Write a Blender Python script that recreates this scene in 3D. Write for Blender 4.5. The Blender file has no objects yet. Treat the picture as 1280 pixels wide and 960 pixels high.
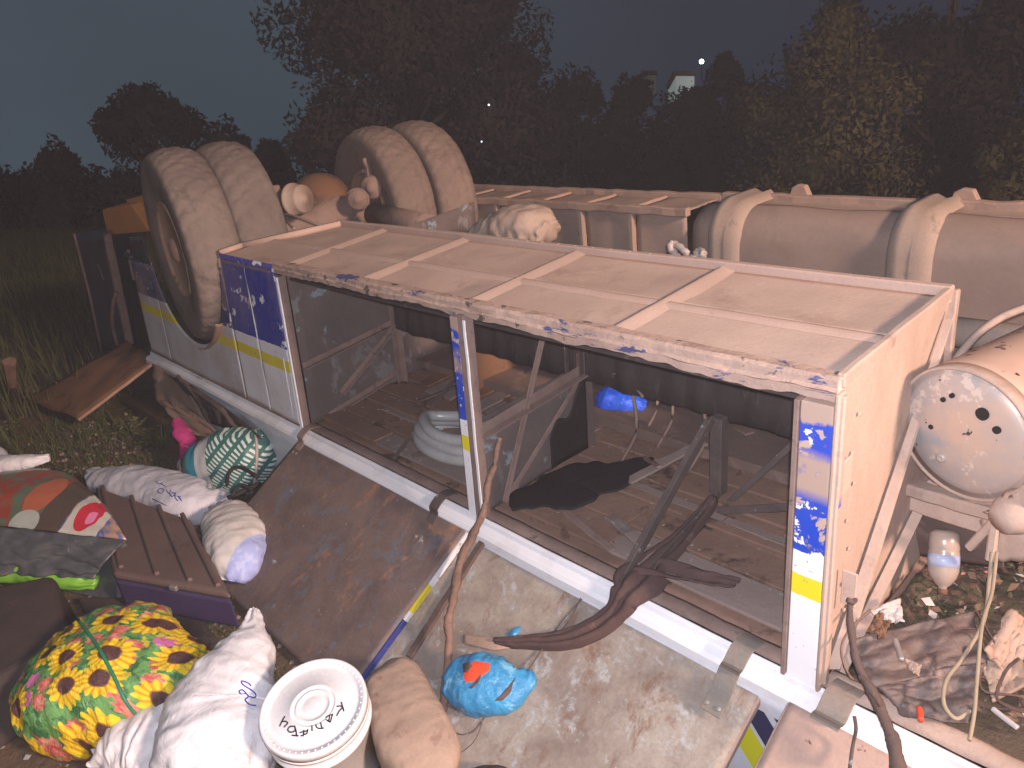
import bpy, bmesh, math, random
from mathutils import Vector, Matrix, noise as mn
from mathutils.bvhtree import BVHTree
sc = bpy.context.scene
random.seed(7)
rnd = random.random
def U(a, b): return a + (b - a) * rnd()
# ------------------------------------------------------------------ camera
CAM = Vector((0.642136, -1.4564, 1.472944))
FWD = Vector((-0.69794, 0.6044, -0.384162)).normalized()
RGT = Vector((0.685337, 0.719347, -0.113367)).normalized()
UPV = Vector((-0.207827, 0.342404, 0.916279)).normalized()
FPX = 942.4
cd = bpy.data.cameras.new('camera'); cam = bpy.data.objects.new('camera', cd)
sc.collection.objects.link(cam); sc.camera = cam
cd.sensor_width = 36; cd.lens = 36 * FPX / 1280; cd.clip_end = 2000; cd.clip_start = 0.05
cam.matrix_world = Matrix(((RGT.x, UPV.x, -FWD.x, CAM.x), (RGT.y, UPV.y, -FWD.y, CAM.y), (RGT.z, UPV.z, -FWD.z, CAM.z), (0, 0, 0, 1)))
# ------------------------------------------------------------------ night sky
w = bpy.data.worlds.new('World'); sc.world = w; w.use_nodes = True
nt = w.node_tree; nt.nodes.clear()
wo = nt.nodes.new('ShaderNodeOutputWorld'); bg = nt.nodes.new('ShaderNodeBackground')
tc = nt.nodes.new('ShaderNodeTexCoord')
dp = nt.nodes.new('ShaderNodeVectorMath'); dp.operation = 'DOT_PRODUCT'
nt.links.new(tc.outputs['Generated'], dp.inputs[0]); dp.inputs[1].default_value = (-0.72, -0.69, 0)
rp = nt.nodes.new('ShaderNodeValToRGB')
rp.color_ramp.elements[0].position = 0.0; rp.color_ramp.elements[0].color = (0.003, 0.004, 0.012, 1)
rp.color_ramp.elements[1].position = 1.0; rp.color_ramp.elements[1].color = (0.038, 0.054, 0.070, 1)
e = rp.color_ramp.elements.new(0.42); e.color = (0.008, 0.016, 0.030, 1)
e = rp.color_ramp.elements.new(0.66); e.color = (0.022, 0.040, 0.054, 1)
mr = nt.nodes.new('ShaderNodeMapRange'); mr.inputs[1].default_value = -1; mr.inputs[2].default_value = 1
nt.links.new(dp.outputs['Value'], mr.inputs[0]); nt.links.new(mr.outputs[0], rp.inputs[0])
skn = nt.nodes.new('ShaderNodeTexNoise'); skn.inputs['Scale'].default_value = 2.2; skn.inputs['Detail'].default_value = 3
nt.links.new(tc.outputs['Generated'], skn.inputs[0])
mr2 = nt.nodes.new('ShaderNodeMapRange'); mr2.inputs[1].default_value = .3; mr2.inputs[2].default_value = .7; mr2.inputs[3].default_value = .8; mr2.inputs[4].default_value = 1.2
nt.links.new(skn.outputs[0], mr2.inputs[0])
sm_ = nt.nodes.new('ShaderNodeVectorMath'); sm_.operation = 'SCALE'
nt.links.new(rp.outputs[0], sm_.inputs[0]); nt.links.new(mr2.outputs[0], sm_.inputs['Scale'])
nt.links.new(sm_.outputs[0], bg.inputs[0]); nt.links.new(bg.outputs[0], wo.inputs[0]); bg.inputs[1].default_value = 1.0
# ------------------------------------------------------------------ lights: a weak added sun for distant street light on the trees, a warm lamp standing to the right, the phone's flash
def lamp(name, kind, loc, target, energy, col, **k):
    l = bpy.data.lights.new(name, kind); l.energy = energy; l.color = col
    for a, b in k.items(): setattr(l, a, b)
    o = bpy.data.objects.new(name, l); sc.collection.objects.link(o); o.location = loc
    o.rotation_euler = (Vector(target) - Vector(loc)).to_track_quat('-Z', 'Y').to_euler(); return o
lamp('weak_fill_sun', 'SUN', (5, -8, 6), (-8, 12, 1.0), 0.26, (1.0, 0.70, 0.52), angle=math.radians(14))
lamp('street_lamp_light', 'AREA', (7.2, 0.3, 4.1), (-1.6, 0.6, 0.5), 900, (1.0, 0.69, 0.53), shape='DISK', size=1.0)
lamp('phone_flash', 'POINT', tuple(CAM + UPV * .03 + RGT * .015), (0, 0, 0), 190, (0.93, 0.90, 1.0), shadow_soft_size=.012)
sc.view_settings.view_transform = 'Standard'; sc.view_settings.look = 'None'
sc.view_settings.exposure = 0.38; sc.view_settings.gamma = 1; sc.view_settings.use_curve_mapping = False
# ------------------------------------------------------------------ pixel rays and the leaning frame of the bus
def ray(u, v): return FWD + RGT * ((u - 640) / FPX) - UPV * ((v - 480) / FPX)
def at(u, v, ax, val):
    r = ray(u, v); return CAM + r * ((val - CAM[ax]) / r[ax])
def atz(u, v, z): return at(u, v, 2, z)
def atd(u, v, d): return CAM + ray(u, v) * d
def atp(u, v, p0, n):
    r = ray(u, v); return CAM + r * ((Vector(p0) - CAM).dot(n) / r.dot(n))
def depth(p): return (Vector(p) - CAM).dot(FWD)
HH = .792; DD = .555; GZ = -.45
def B(x, y, z):
    t = 1 - z / HH
    return Vector((x + .0184 * t + .0397 * y, y - .063 * t, z + .0841 * y))
def V(*a): return Vector(a)
# ------------------------------------------------------------------ material kit
class NT:
    def __init__(s, name):
        s.m = bpy.data.materials.new(name); s.m.use_nodes = True; s.t = s.m.node_tree
        s.b = s.t.nodes['Principled BSDF']; s.co = s.n('ShaderNodeTexCoord').outputs['Object']
    def n(s, k): return s.t.nodes.new(k)
    def l(s, a, b): s.t.links.new(a, b)
    def mapv(s, sc_=(1, 1, 1), rot=(0, 0, 0), loc=(0, 0, 0)):
        m = s.n('ShaderNodeMapping'); m.inputs['Scale'].default_value = sc_; m.inputs['Rotation'].default_value = rot; m.inputs['Location'].default_value = loc
        s.l(s.co, m.inputs[0]); return m.outputs[0]
    def noise(s, scale, detail=6, rough=.6, vec=None, dist=0):
        q = s.n('ShaderNodeTexNoise'); q.inputs['Scale'].default_value = scale; q.inputs['Detail'].default_value = detail
        q.inputs['Roughness'].default_value = rough; q.inputs['Distortion'].default_value = dist
        s.l(vec or s.co, q.inputs[0]); return q.outputs[0]
    def ramp(s, f, a, b, smooth=False):
        q = s.n('ShaderNodeMapRange'); q.inputs[1].default_value = a; q.inputs[2].default_value = b; q.clamp = True
        if smooth: q.interpolation_type = 'SMOOTHSTEP'
        s.l(f, q.inputs[0]); return q.outputs[0]
    def mix(s, f, a, b):
        q = s.n('ShaderNodeMix'); q.data_type = 'RGBA'
        for i, x in ((0, f), (6, a), (7, b)):
            if isinstance(x, (tuple, list)): q.inputs[i].default_value = tuple(x[:3]) + (1,)
            elif isinstance(x, (int, float)): q.inputs[i].default_value = x
            else: s.l(x, q.inputs[i])
        return q.outputs[2]
    def math(s, op, a, b=0.0, c=None):
        q = s.n('ShaderNodeMath'); q.operation = op
        for i, x in enumerate((a, b, c)):
            if x is None: continue
            if isinstance(x, (int, float)): q.inputs[i].default_value = x
            else: s.l(x, q.inputs[i])
        return q.outputs[0]
    def bump(s, h, strength=.3, dist=.01):
        q = s.n('ShaderNodeBump'); q.inputs['Strength'].default_value = strength; q.inputs['Distance'].default_value = dist
        s.l(h, q.inputs['Height']); s.l(q.outputs[0], s.b.inputs['Normal'])
    def sep(s, v=None):
        q = s.n('ShaderNodeSeparateXYZ'); s.l(v or s.co, q.inputs[0]); return q.outputs
    def done(s, col, rough=.8, metal=0., spec=.3):
        if isinstance(col, (tuple, list)): s.b.inputs['Base Color'].default_value = tuple(col[:3]) + (1,)
        else: s.l(col, s.b.inputs['Base Color'])
        if isinstance(rough, (int, float)): s.b.inputs['Roughness'].default_value = rough
        else: s.l(rough, s.b.inputs['Roughness'])
        s.b.inputs['Metallic'].default_value = metal; s.b.inputs['Specular IOR Level'].default_value = spec
        return s.m
MUD = (.53, .40, .325); MUD2 = (.33, .22, .175)
def grime(name, a, b, sc1=3, stain=None, st=(.55, .62), sc2=6, rough=.85, metal=0, bump=.3, bsc=40, spots=None, spec=.25, stretch=(1, 1, 1), bd=.01):
    k = NT(name); mv = k.mapv(stretch)
    c = k.mix(k.ramp(k.noise(sc1, 7, .62, mv), .32, .68), a, b)
    if stain: c = k.mix(k.ramp(k.noise(sc2, 8, .7, mv, .4), *st), c, stain)
    if spots: c = k.mix(k.ramp(k.noise(spots[1], 5, .6, None, .2), spots[2], spots[2] + .04), c, spots[0])
    c = k.mix(k.math('MULTIPLY', k.ramp(k.noise(bsc * 2.5, 4, .7), .35, .7), .25), c, tuple(x * .5 for x in a))
    k.bump(k.noise(bsc, 8, .7), bump, bd)
    return k.done(c, rough, metal, spec)
M = {}
M['mud'] = grime('mud_coated_metal', MUD, (.47, .335, .275), 3.2, (.33, .225, .185), (.54, .74), 4.5, bump=.22, bsc=60, spots=((.2, .13, .10), 30, .74))
M['mudrib'] = grime('mud_coated_rib', (.52, .375, .31), (.45, .32, .26), 4, MUD2, (.62, .75), 9, bump=.18, bsc=70)
M['endmud'] = grime('mud_coated_end_wall', (.50, .375, .305), (.37, .27, .22), 3.5, (.27, .185, .15), (.55, .70), 6, bump=.3, bsc=50, spots=((.10, .07, .06), 16, .70), stretch=(1, 1.3, .6))
M['darkmud'] = grime('dark_mud', (.20, .14, .115), (.13, .09, .075), 3, (.30, .20, .16), (.55, .7), 7, bump=.3)
M['rail'] = None
def paint(name, zfun=True, chips=.56, mudamt=.5, blue=(.018, .035, .33), dull=1.0, chipcol=(.50, .37, .30), sc_=9, mudband=False):
    k = NT(name); x, y, z = k.sep()
    # z raised with distance along the bus like the livery
    zz = k.math('ADD', k.math('MULTIPLY_ADD', x, .010, 0), z)
    zz = k.math('SUBTRACT', zz, k.math('MULTIPLY', y, .0841))
    wht = tuple(v * dull for v in (.84, .84, .86))
    wj = k.math('MULTIPLY', k.math('SUBTRACT', k.noise(30, 3), .5), .012)
    zz = k.math('ADD', zz, wj)
    c = k.mix(k.math('GREATER_THAN', zz, .253), wht, (.80, .68, .015))
    c = k.mix(k.math('GREATER_THAN', zz, .308), c, wht)
    c = k.mix(k.math('GREATER_THAN', zz, .368), c, blue)
    chip = k.math('MULTIPLY', k.ramp(k.noise(sc_, 6, .65, None, .3), chips, chips + .02), k.ramp(zz, .35, .42))
    c = k.mix(chip, c, chipcol)
    wc = k.math('MULTIPLY', k.ramp(k.noise(sc_ * 1.7, 5, .6, k.mapv((1, 1, 1), (0, 0, 0), (3, 1, 2))), .60, .615), k.ramp(zz, .30, .38))
    c = k.mix(wc, c, wht)
    dust = k.math('MULTIPLY', k.ramp(k.noise(3.5, 7, .7), .40, .75), mudamt)
    c = k.mix(dust, c, (.44, .33, .28))
    c = k.mix(k.math('MULTIPLY', k.ramp(k.noise(55, 3, .6), .66, .70), .6), c, (.18, .12, .10))
    if mudband:
        mb_ = k.math('MULTIPLY', k.ramp(zz, .50, .53), k.math('SUBTRACT', 1.0, k.ramp(zz, .60, .63)))
        c = k.mix(k.math('MULTIPLY', mb_, k.ramp(k.noise(9, 4), .40, .50)), c, (.42, .30, .24))
        c = k.mix(k.ramp(k.math('ADD', zz, k.math('MULTIPLY', k.noise(14, 4), .08)), .725, .735), c, (.42, .30, .24))
    k.bump(k.noise(60, 5), .1, .004)
    return k.done(c, .42, 0, .4)
M['livery'] = paint('blue_white_yellow_livery', chips=.64, mudamt=.40, sc_=6)
M['post'] = paint('chipped_post_livery', chips=.60, mudamt=.10, blue=(.012, .06, .48), sc_=12, mudband=True)
M['liverydull'] = paint('dusty_rear_livery', chips=.62, mudamt=.85, blue=(.022, .03, .16), dull=.75)
M['lip'] = grime('peeling_lip_paint', (.52, .37, .30), (.36, .25, .20), 9, (.045, .065, .19), (.575, .60), 8, bump=.6, bsc=45, spots=((.09, .07, .065), 17, .60), stretch=(.55, 1, 2.2))
k = NT('white_rail_paint')
c = k.mix(k.ramp(k.noise(4, 7, .7), .5, .8), (.80, .81, .84), (.55, .50, .48))
c = k.mix(k.ramp(k.noise(9, 7, .75, k.mapv((.35, 1, 2.5))), .64, .66), c, (.30, .20, .16))
k.bump(k.noise(50, 4), .12, .003)
M['rail'] = k.done(c, .42, 0, .4)
# inner skins of the two big doors
def doormat(name, a, b, patch, pa, stain, sa, light=None, la=.62):
    k = NT(name); mv = k.mapv((1, 1, 1))
    c = k.mix(k.ramp(k.noise(5, 9, .72, mv, .3), .38, .62), a, b)
    c = k.mix(k.ramp(k.noise(9, 9, .78, k.mapv((1, 1, 1), (0, 0, 0), (4, 2, 0)), .25), pa, pa + .09), c, patch)
    c = k.mix(k.ramp(k.noise(5, 9, .76, k.mapv((1.3, .8, 1), (0, 0, .5), (1, 7, 0)), .35), sa, sa + .09), c, stain)
    if light: c = k.mix(k.ramp(k.noise(15, 8, .76, k.mapv((1, 1, 1), (0, 0, .3), (9, 2, 3)), .25), la, la + .02), c, light)
    c = k.mix(k.math('MULTIPLY', k.ramp(k.noise(90, 4, .7), .4, .7), .35), c, tuple(x * .45 for x in a))
    k.bump(k.noise(24, 9, .75), .35, .006)
    return k.done(c, .7, 0, .3)
M['door_rust'] = doormat('rusted_door_skin', (.19, .135, .118), (.115, .085, .08), (.135, .15, .18), .53, (.33, .17, .10), .57, (.42, .44, .48), .645)
M['door_pale'] = doormat('pale_flaking_door_skin', (.36, .315, .265), (.21, .165, .14), (.40, .42, .42), .55, (.20, .12, .08), .54, (.50, .58, .66), .655)
M['door_mud'] = grime('mud_splashed_door', (.46, .32, .26), (.38, .26, .21), 3, (.24, .16, .13), (.60, .64), 8, bump=.35, bsc=35, spots=((.10, .07, .06), 20, .66))
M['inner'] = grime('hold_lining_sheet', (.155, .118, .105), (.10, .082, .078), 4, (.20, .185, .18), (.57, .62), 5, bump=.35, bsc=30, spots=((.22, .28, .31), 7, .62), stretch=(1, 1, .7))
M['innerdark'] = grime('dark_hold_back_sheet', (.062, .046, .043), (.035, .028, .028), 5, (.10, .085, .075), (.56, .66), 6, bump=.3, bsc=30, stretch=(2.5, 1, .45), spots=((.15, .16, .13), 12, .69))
M['floor'] = grime('hold_floor_dirt', (.29, .175, .125), (.18, .11, .083), 3.2, (.055, .036, .032), (.56, .64), 5, bump=.5, bsc=32, spots=((.28, .24, .22), 11, .68))
M['batten'] = grime('weathered_batten', (.30, .23, .20), (.21, .16, .14), 6, (.32, .36, .38), (.60, .66), 10, bump=.4, bsc=50, stretch=(.4, 1, 1))
M['strut'] = grime('old_angle_iron', (.135, .10, .088), (.075, .058, .055), 8, (.30, .34, .36), (.63, .66), 14, bump=.4, bsc=60)
M['strutmud'] = grime('muddy_angle_iron', (.30, .21, .175), (.19, .13, .11), 8, (.10, .08, .07), (.6, .68), 12, bump=.4, bsc=60)
M['tyre'] = grime('dusty_tyre_rubber', (.235, .19, .165), (.15, .122, .108), 3, (.12, .098, .09), (.55, .7), 8, bump=.45, bsc=45, rough=.95, spec=.1)
M['tyrefar'] = grime('far_dusty_tyre_rubber', (.27, .20, .165), (.19, .145, .12), 3, (.14, .10, .085), (.55, .7), 8, bump=.35, bsc=45, rough=.95, spec=.1)
M['rim'] = grime('rusty_steel_rim', (.44, .28, .20), (.33, .20, .14), 5, (.16, .10, .07), (.56, .66), 12, bump=.3, bsc=40, rough=.5, spec=.5)
M['axle'] = grime('muddy_axle_casting', (.33, .23, .19), (.23, .155, .13), 5, (.13, .09, .08), (.58, .68), 11, bump=.5, bsc=35)
M['chamber'] = grime('pale_dusty_brake_chamber', (.44, .34, .28), (.34, .25, .2), 5, (.2, .14, .12), (.62, .7), 11, bump=.3, bsc=35, rough=.6)
M['farbox'] = grime('dusty_far_hold_sheet', (.40, .295, .24), (.31, .23, .19), 2.2, (.17, .12, .10), (.57, .72), 3.5, bump=.15, bsc=30, spots=((.15, .10, .08), 8, .70))
M['farskin'] = grime('olive_curved_skin', (.37, .27, .22), (.28, .205, .17), 2, (.28, .21, .165), (.55, .72), 3, bump=.12, bsc=20, rough=.5, spec=.5, spots=((.36, .27, .2), 7, .70))
M['farmud'] = grime('mud_on_far_flange', (.42, .29, .23), (.34, .235, .18), 4, (.22, .15, .12), (.6, .7), 8, bump=.3, bsc=40)
M['strap'] = grime('dusty_pale_strap', (.37, .29, .24), (.42, .31, .25), 4, (.24, .2, .17), (.6, .7), 8, bump=.2, bsc=40)
k = NT('dusty_air_tank_end'); c = k.mix(k.ramp(k.noise(5, 7, .6), .42, .62), (.42, .35, .31), (.29, .31, .33))
c = k.mix(k.ramp(k.noise(3, 7, .7, k.mapv((1, 1, 1), (0, 0, 0), (5, 5, 5))), .5, .62), c, (.50, .37, .29))
c = k.mix(k.ramp(k.noise(7, 7, .75, k.mapv((1, 1, 1), (0, 0, 0), (2, 9, 4))), .56, .58), c, (.56, .47, .41)); c = k.mix(k.ramp(k.noise(30, 4, .6), .67, .68), c, (.05, .04, .04))
k.bump(k.noise(30, 6), .1, .003); M['tank'] = k.done(c, .4, .15, .5)
k = NT('mud_flecked_tank_shell'); c = k.mix(k.ramp(k.noise(3, 6), .4, .6), (.50, .34, .26), (.42, .28, .21))
v = k.n('ShaderNodeTexVoronoi'); v.inputs['Scale'].default_value = 26; k.l(k.mapv((1, 2.2, 1)), v.inputs[0])
sel = k.math('MULTIPLY', k.math('LESS_THAN', v.outputs['Distance'], .27), k.math('GREATER_THAN', k.noise(9, 2), .5))
c = k.mix(sel, c, (.03, .022, .02)); M['shell'] = k.done(c, .7, 0, .3)
M['orange'] = grime('amber_lit_dusty_bumper', (.62, .27, .08), (.50, .21, .07), 4, (.3, .13, .06), (.6, .7), 7, bump=.3)  # amber light on the bumper is put into its base colour
M['darkblue'] = grime('dark_blue_rear_sheet', (.030, .036, .060), (.045, .045, .055), 3, (.10, .08, .07), (.62, .7), 6, bump=.2, rough=.35, spec=.5)
M['rustplate'] = grime('rust_brown_plate', (.22, .115, .06), (.15, .08, .05), 3, (.09, .06, .045), (.55, .65), 6, bump=.4)
M['fender'] = grime('crumpled_tan_fender', (.34, .24, .18), (.24, .165, .125), 3, (.42, .40, .39), (.58, .66), 4, bump=.4)
M['lowerskin'] = grime('dirty_white_lower_skin', (.56, .56, .60), (.44, .42, .43), 3, (.36, .26, .21), (.56, .66), 4, bump=.12, rough=.5)
M['soil'] = grime('damp_soil', (.17, .115, .075), (.11, .08, .055), 1.6, (.075, .08, .035), (.50, .62), .9, bump=.8, bsc=14, bd=.03, spots=((.20, .14, .085), 6, .64))
M['leaf'] = grime('olive_brown_foliage', (.15, .13, .05), (.10, .088, .04), .8, None, bump=0)
M['leafdark'] = grime('dark_foliage', (.050, .042, .040), (.034, .030, .029), .5, None, bump=0)
M['leafmid'] = grime('mid_foliage', (.062, .049, .043), (.042, .036, .033), .5, None, bump=0)
M['leafred'] = grime('reddish_foliage', (.062, .040, .038), (.040, .028, .030), .5, None, bump=0)
M['bark'] = grime('bark', (.10, .075, .06), (.06, .045, .035), 3, None, bump=.8)
M['grass'] = grime('dim_grass', (.085, .095, .04), (.06, .068, .033), 1.5, (.12, .085, .045), (.55, .65), 2, bump=0)
M['grass2'] = grime('near_weeds', (.06, .085, .035), (.09, .085, .035), 3, (.14, .11, .06), (.58, .65), 5, bump=0)
M['wood'] = grime('muddy_branch_bark', (.25, .155, .115), (.16, .10, .08), 12, (.09, .06, .05), (.56, .66), 20, bump=.8, bsc=70, bd=.006)
M['wooddark'] = grime('dark_branch_bark', (.13, .085, .07), (.08, .055, .05), 12, (.2, .13, .1), (.62, .7), 20, bump=.8, bsc=70, bd=.006)
M['cloth'] = grime('dark_brown_soaked_cloth', (.105, .062, .055), (.07, .045, .042), 8, (.15, .10, .09), (.6, .7), 12, bump=.35, bsc=60, rough=.95)
M['black'] = grime('flat_black', (.012, .010, .010), (.02, .016, .016), 8, None, bump=.3, rough=.7)  # plain black for the hold floor patch and the tank holes
M['card'] = grime('soggy_card', (.36, .24, .18), (.46, .33, .26), 9, (.2, .13, .1), (.6, .68), 14, bump=.4)
def white_cloth(name, a=(.72, .71, .74), b=(.60, .58, .60), dirt=(.46, .38, .33), d0=.60, weave=260):
    k = NT(name); c = k.mix(k.ramp(k.noise(5, 6, .6), .4, .65), a, b)
    c = k.mix(k.ramp(k.noise(3.2, 7, .7, k.mapv((1, 1, 1), (0, 0, 0), (2, 6, 1))), d0, d0 + .12), c, dirt)
    h = k.math('ADD', k.math('MULTIPLY', k.noise(weave, 2, .5), .12), k.noise(16, 7, .62, k.mapv((1, 1, 1)), 1.2))
    k.bump(h, .55, .012); return k.done(c, .6, 0, .35)
M['sack'] = white_cloth('white_woven_sack'); M['sack2'] = white_cloth('dusty_white_sack', (.60, .60, .66), (.50, .50, .55), (.40, .34, .32), .58)
k = NT('white_and_pale_blue_sack'); x, y, z = k.sep()
f = k.math('ADD', k.math('MULTIPLY', x, .62), k.math('MULTIPLY', y, -.55)); f = k.math('ADD', f, k.math('MULTIPLY', k.noise(8, 3), .03))
c = k.mix(k.ramp(k.noise(6, 5), .45, .7), (.62, .60, .58), (.52, .47, .44)); k.bluef = f
M['sack3'] = None; K3 = (k, c, f)
M['bucket'] = grime('white_bucket_plastic', (.80, .79, .80), (.76, .75, .77), 4, (.62, .58, .56), (.68, .78), 6, bump=.03, rough=.32, spec=.5)
M['ink'] = grime('black_marker', (.02, .02, .025), (.03, .03, .035), 8, None, bump=0, rough=.5)
M['inkblue'] = grime('blue_ball_pen', (.04, .05, .32), (.06, .07, .40), 8, None, bump=0, rough=.5)
M['case'] = grime('dusty_brown_case_lid', (.175, .12, .105), (.135, .092, .083), 3, (.095, .068, .066), (.58, .7), 5, bump=.15, bsc=40, rough=.6)
M['purple'] = grime('purple_case_side', (.085, .060, .135), (.065, .045, .105), 3, (.12, .085, .09), (.6, .7), 6, bump=.1, rough=.5)
M['darkcase'] = grime('dark_brown_fabric_case', (.075, .055, .05), (.05, .04, .038), 5, (.11, .08, .07), (.6, .7), 6, bump=.3, bsc=90)
M['lime'] = grime('lime_green_plastic', (.24, .55, .06), (.18, .42, .05), 5, (.6, .75, .45), (.64, .68), 12, bump=.2, rough=.3, spec=.5)
M['jar'] = grime('mud_caked_container', (.40, .29, .22), (.28, .20, .155), 9, (.24, .155, .115), (.58, .66), 9, bump=.4, bsc=40)
M['bluebag'] = grime('thin_blue_plastic_bag', (.05, .33, .62), (.03, .22, .46), 14, (.22, .55, .78), (.56, .64), 18, bump=.8, bsc=30, rough=.28, spec=.6)
M['deepblue'] = grime('deep_blue_plastic', (.03, .16, .95), (.02, .09, .75), 14, (.35, .50, .85), (.60, .64), 20, bump=.8, bsc=30, rough=.25, spec=.6)  # blue brightened to stand for light on the bundle at the back
M['red'] = grime('orange_red_plastic', (.80, .09, .035), (.7, .07, .03), 8, None, bump=.2, rough=.4)
M['magenta'] = grime('magenta_cloth', (.42, .035, .18), (.30, .03, .13), 6, (.5, .25, .28), (.66, .68), 12, bump=.4)
M['hose'] = grime('grey_translucent_hose', (.42, .42, .41), (.33, .33, .32), 6, (.25, .2, .18), (.62, .7), 9, bump=.05, rough=.3, spec=.5)
M['cord'] = grime('dirty_cord', (.36, .29, .20), (.26, .20, .14), 12, None, bump=.2)
M['palebag'] = grime('crumpled_pale_plastic', (.50, .42, .37), (.40, .32, .28), 9, (.3, .22, .18), (.62, .7), 12, bump=.5, rough=.4)
M['tanbag'] = grime('dusty_tan_tarpaulin', (.46, .35, .28), (.38, .28, .22), 4, (.28, .2, .16), (.62, .7), 8, bump=.4)
M['steel'] = grime('worn_steel', (.42, .40, .38), (.3, .27, .25), 12, (.2, .14, .11), (.6, .66), 14, bump=.2, rough=.4, metal=.4)
M['greywhite'] = grime('grey_white_scrap', (.50, .48, .46), (.42, .38, .36), 8, (.3, .2, .15), (.62, .68), 9, bump=.3)
M['bin'] = grime('brown_film_sheet', (.135, .095, .085), (.09, .07, .065), 6, (.26, .17, .13), (.58, .66), 9, bump=.7, bsc=18, rough=.45, spec=.45)
M['binfloor'] = grime('littered_mud', (.12, .085, .06), (.075, .06, .04), 6, (.22, .13, .09), (.56, .62), 11, bump=1, bsc=22, bd=.02, spots=((.06, .065, .03), 9, .58))
M['wall'] = grime('distant_pale_wall', (.25, .30, .27), (.21, .25, .23), 2, None, bump=0)
def emis(name, col, st):
    k = NT(name); k.b.inputs['Emission Color'].default_value = col + (1,); k.b.inputs['Emission Strength'].default_value = st; return k.done((.5, .5, .5))
M['glow'] = emis('white_lamp_glow', (.85, .95, 1.0), 9); M['glow2'] = emis('faint_far_lamp', (.8, .9, 1.0), 1.6)
M['wall_glow'] = emis('self_lit_far_wall', (.32, .40, .38), .28)  # emission stands in for lamplight on the far house wall
# sunflower print
k = NT('sunflower_print')
mp = k.n('ShaderNodeMapping'); mp.inputs['Rotation'].default_value = (math.radians(-30), 0, math.radians(-40)); mp.inputs['Scale'].default_value = (1, 1, 1)
k.l(k.co, mp.inputs[0])
sx, sy, sz = k.sep(mp.outputs[0])
cmb = k.n('ShaderNodeCombineXYZ'); k.l(sx, cmb.inputs[0]); k.l(sy, cmb.inputs[1])
P = cmb.outputs[0]
def vor(scale, rand, off):
    sc2 = k.n('ShaderNodeVectorMath'); sc2.operation = 'MULTIPLY_ADD'; k.l(P, sc2.inputs[0]); sc2.inputs[1].default_value = (scale,) * 3; sc2.inputs[2].default_value = off
    v = k.n('ShaderNodeTexVoronoi'); v.voronoi_dimensions = '2D'; v.inputs['Scale'].default_value = 1; v.inputs['Randomness'].default_value = rand
    k.l(sc2.outputs[0], v.inputs[0])
    d = k.n('ShaderNodeVectorMath'); d.operation = 'SUBTRACT'; k.l(sc2.outputs[0], d.inputs[0]); k.l(v.outputs['Position'], d.inputs[1])
    dx, dy, _ = k.sep(d.outputs[0]); ang = k.math('ARCTAN2', dy, dx)
    return v.outputs['Distance'], ang, v.outputs['Color']
d1, a1, c1 = vor(7.8, .5, (0, 0, 0)); d2, a2, c2 = vor(15, .85, (.4, .7, 0))
d1 = k.math('ADD', d1, k.math('MULTIPLY', k.math('SUBTRACT', k.noise(22, 3, .6, P), .5), .10))
bgc = k.mix(k.ramp(k.noise(26, 4, .7, P), .42, .52), (.04, .15, .055), (.13, .33, .10))
bgc = k.mix(k.ramp(k.noise(17, 3, .6, P), .60, .62), bgc, (.55, .50, .05))
pet2 = k.math('MULTIPLY_ADD', k.math('SINE', k.math('MULTIPLY', a2, 9)), .05, .34)
r2c = k.mix(k.ramp(k.noise(50, 2, .5, P), .4, .6), (.50, .10, .08), (.64, .28, .20))
pk = k.n('ShaderNodeSeparateColor'); k.l(c2, pk.inputs[0])
sel2 = k.math('MULTIPLY', k.math('LESS_THAN', d2, pet2), k.math('GREATER_THAN', pk.outputs[0], .22))
c = k.mix(sel2, bgc, r2c)
c = k.mix(k.math('MULTIPLY', sel2, k.math('GREATER_THAN', pk.outputs[1], .80)), c, (.55, .16, .35))
pet = k.math('MULTIPLY_ADD', k.math('SINE', k.math('MULTIPLY', a1, 15)), .045, .415)
yc = k.mix(k.ramp(k.math('SINE', k.math('MULTIPLY', a1, 15)), -.9, .4), (.62, .33, .012), (.80, .60, .02))
c = k.mix(k.math('LESS_THAN', d1, pet), c, yc)
c = k.mix(k.math('LESS_THAN', d1, .215), c, (.32, .15, .03))
c = k.mix(k.math('LESS_THAN', d1, .190), c, k.mix(k.noise(120, 2), (.05, .025, .03), (.12, .05, .04)))
k.bump(k.noise(18, 7, .66, k.mapv((1, 2.2, 1), (0, 0, .6)), 1.4), .8, .016)
M['sunflower'] = k.done(c, .38, 0, .5)
# checked teal bag
k = NT('teal_checked_bag'); x, y, z = k.sep()
u_ = k.math('ADD', k.math('MULTIPLY', x, .75), k.math('MULTIPLY', y, .66))
s1 = k.math('GREATER_THAN', k.math('SINE', k.math('MULTIPLY', k.math('ADD', z, k.math('MULTIPLY', u_, .9)), 230)), .0)
s2 = k.math('GREATER_THAN', k.math('SINE', k.math('MULTIPLY', k.math('SUBTRACT', z, u_), 75)), -.45)
pat = k.math('MULTIPLY', s1, s2)
c = k.mix(pat, (.035, .13, .12), (.52, .60, .58))
MTEAL = (k, c, u_)

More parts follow.
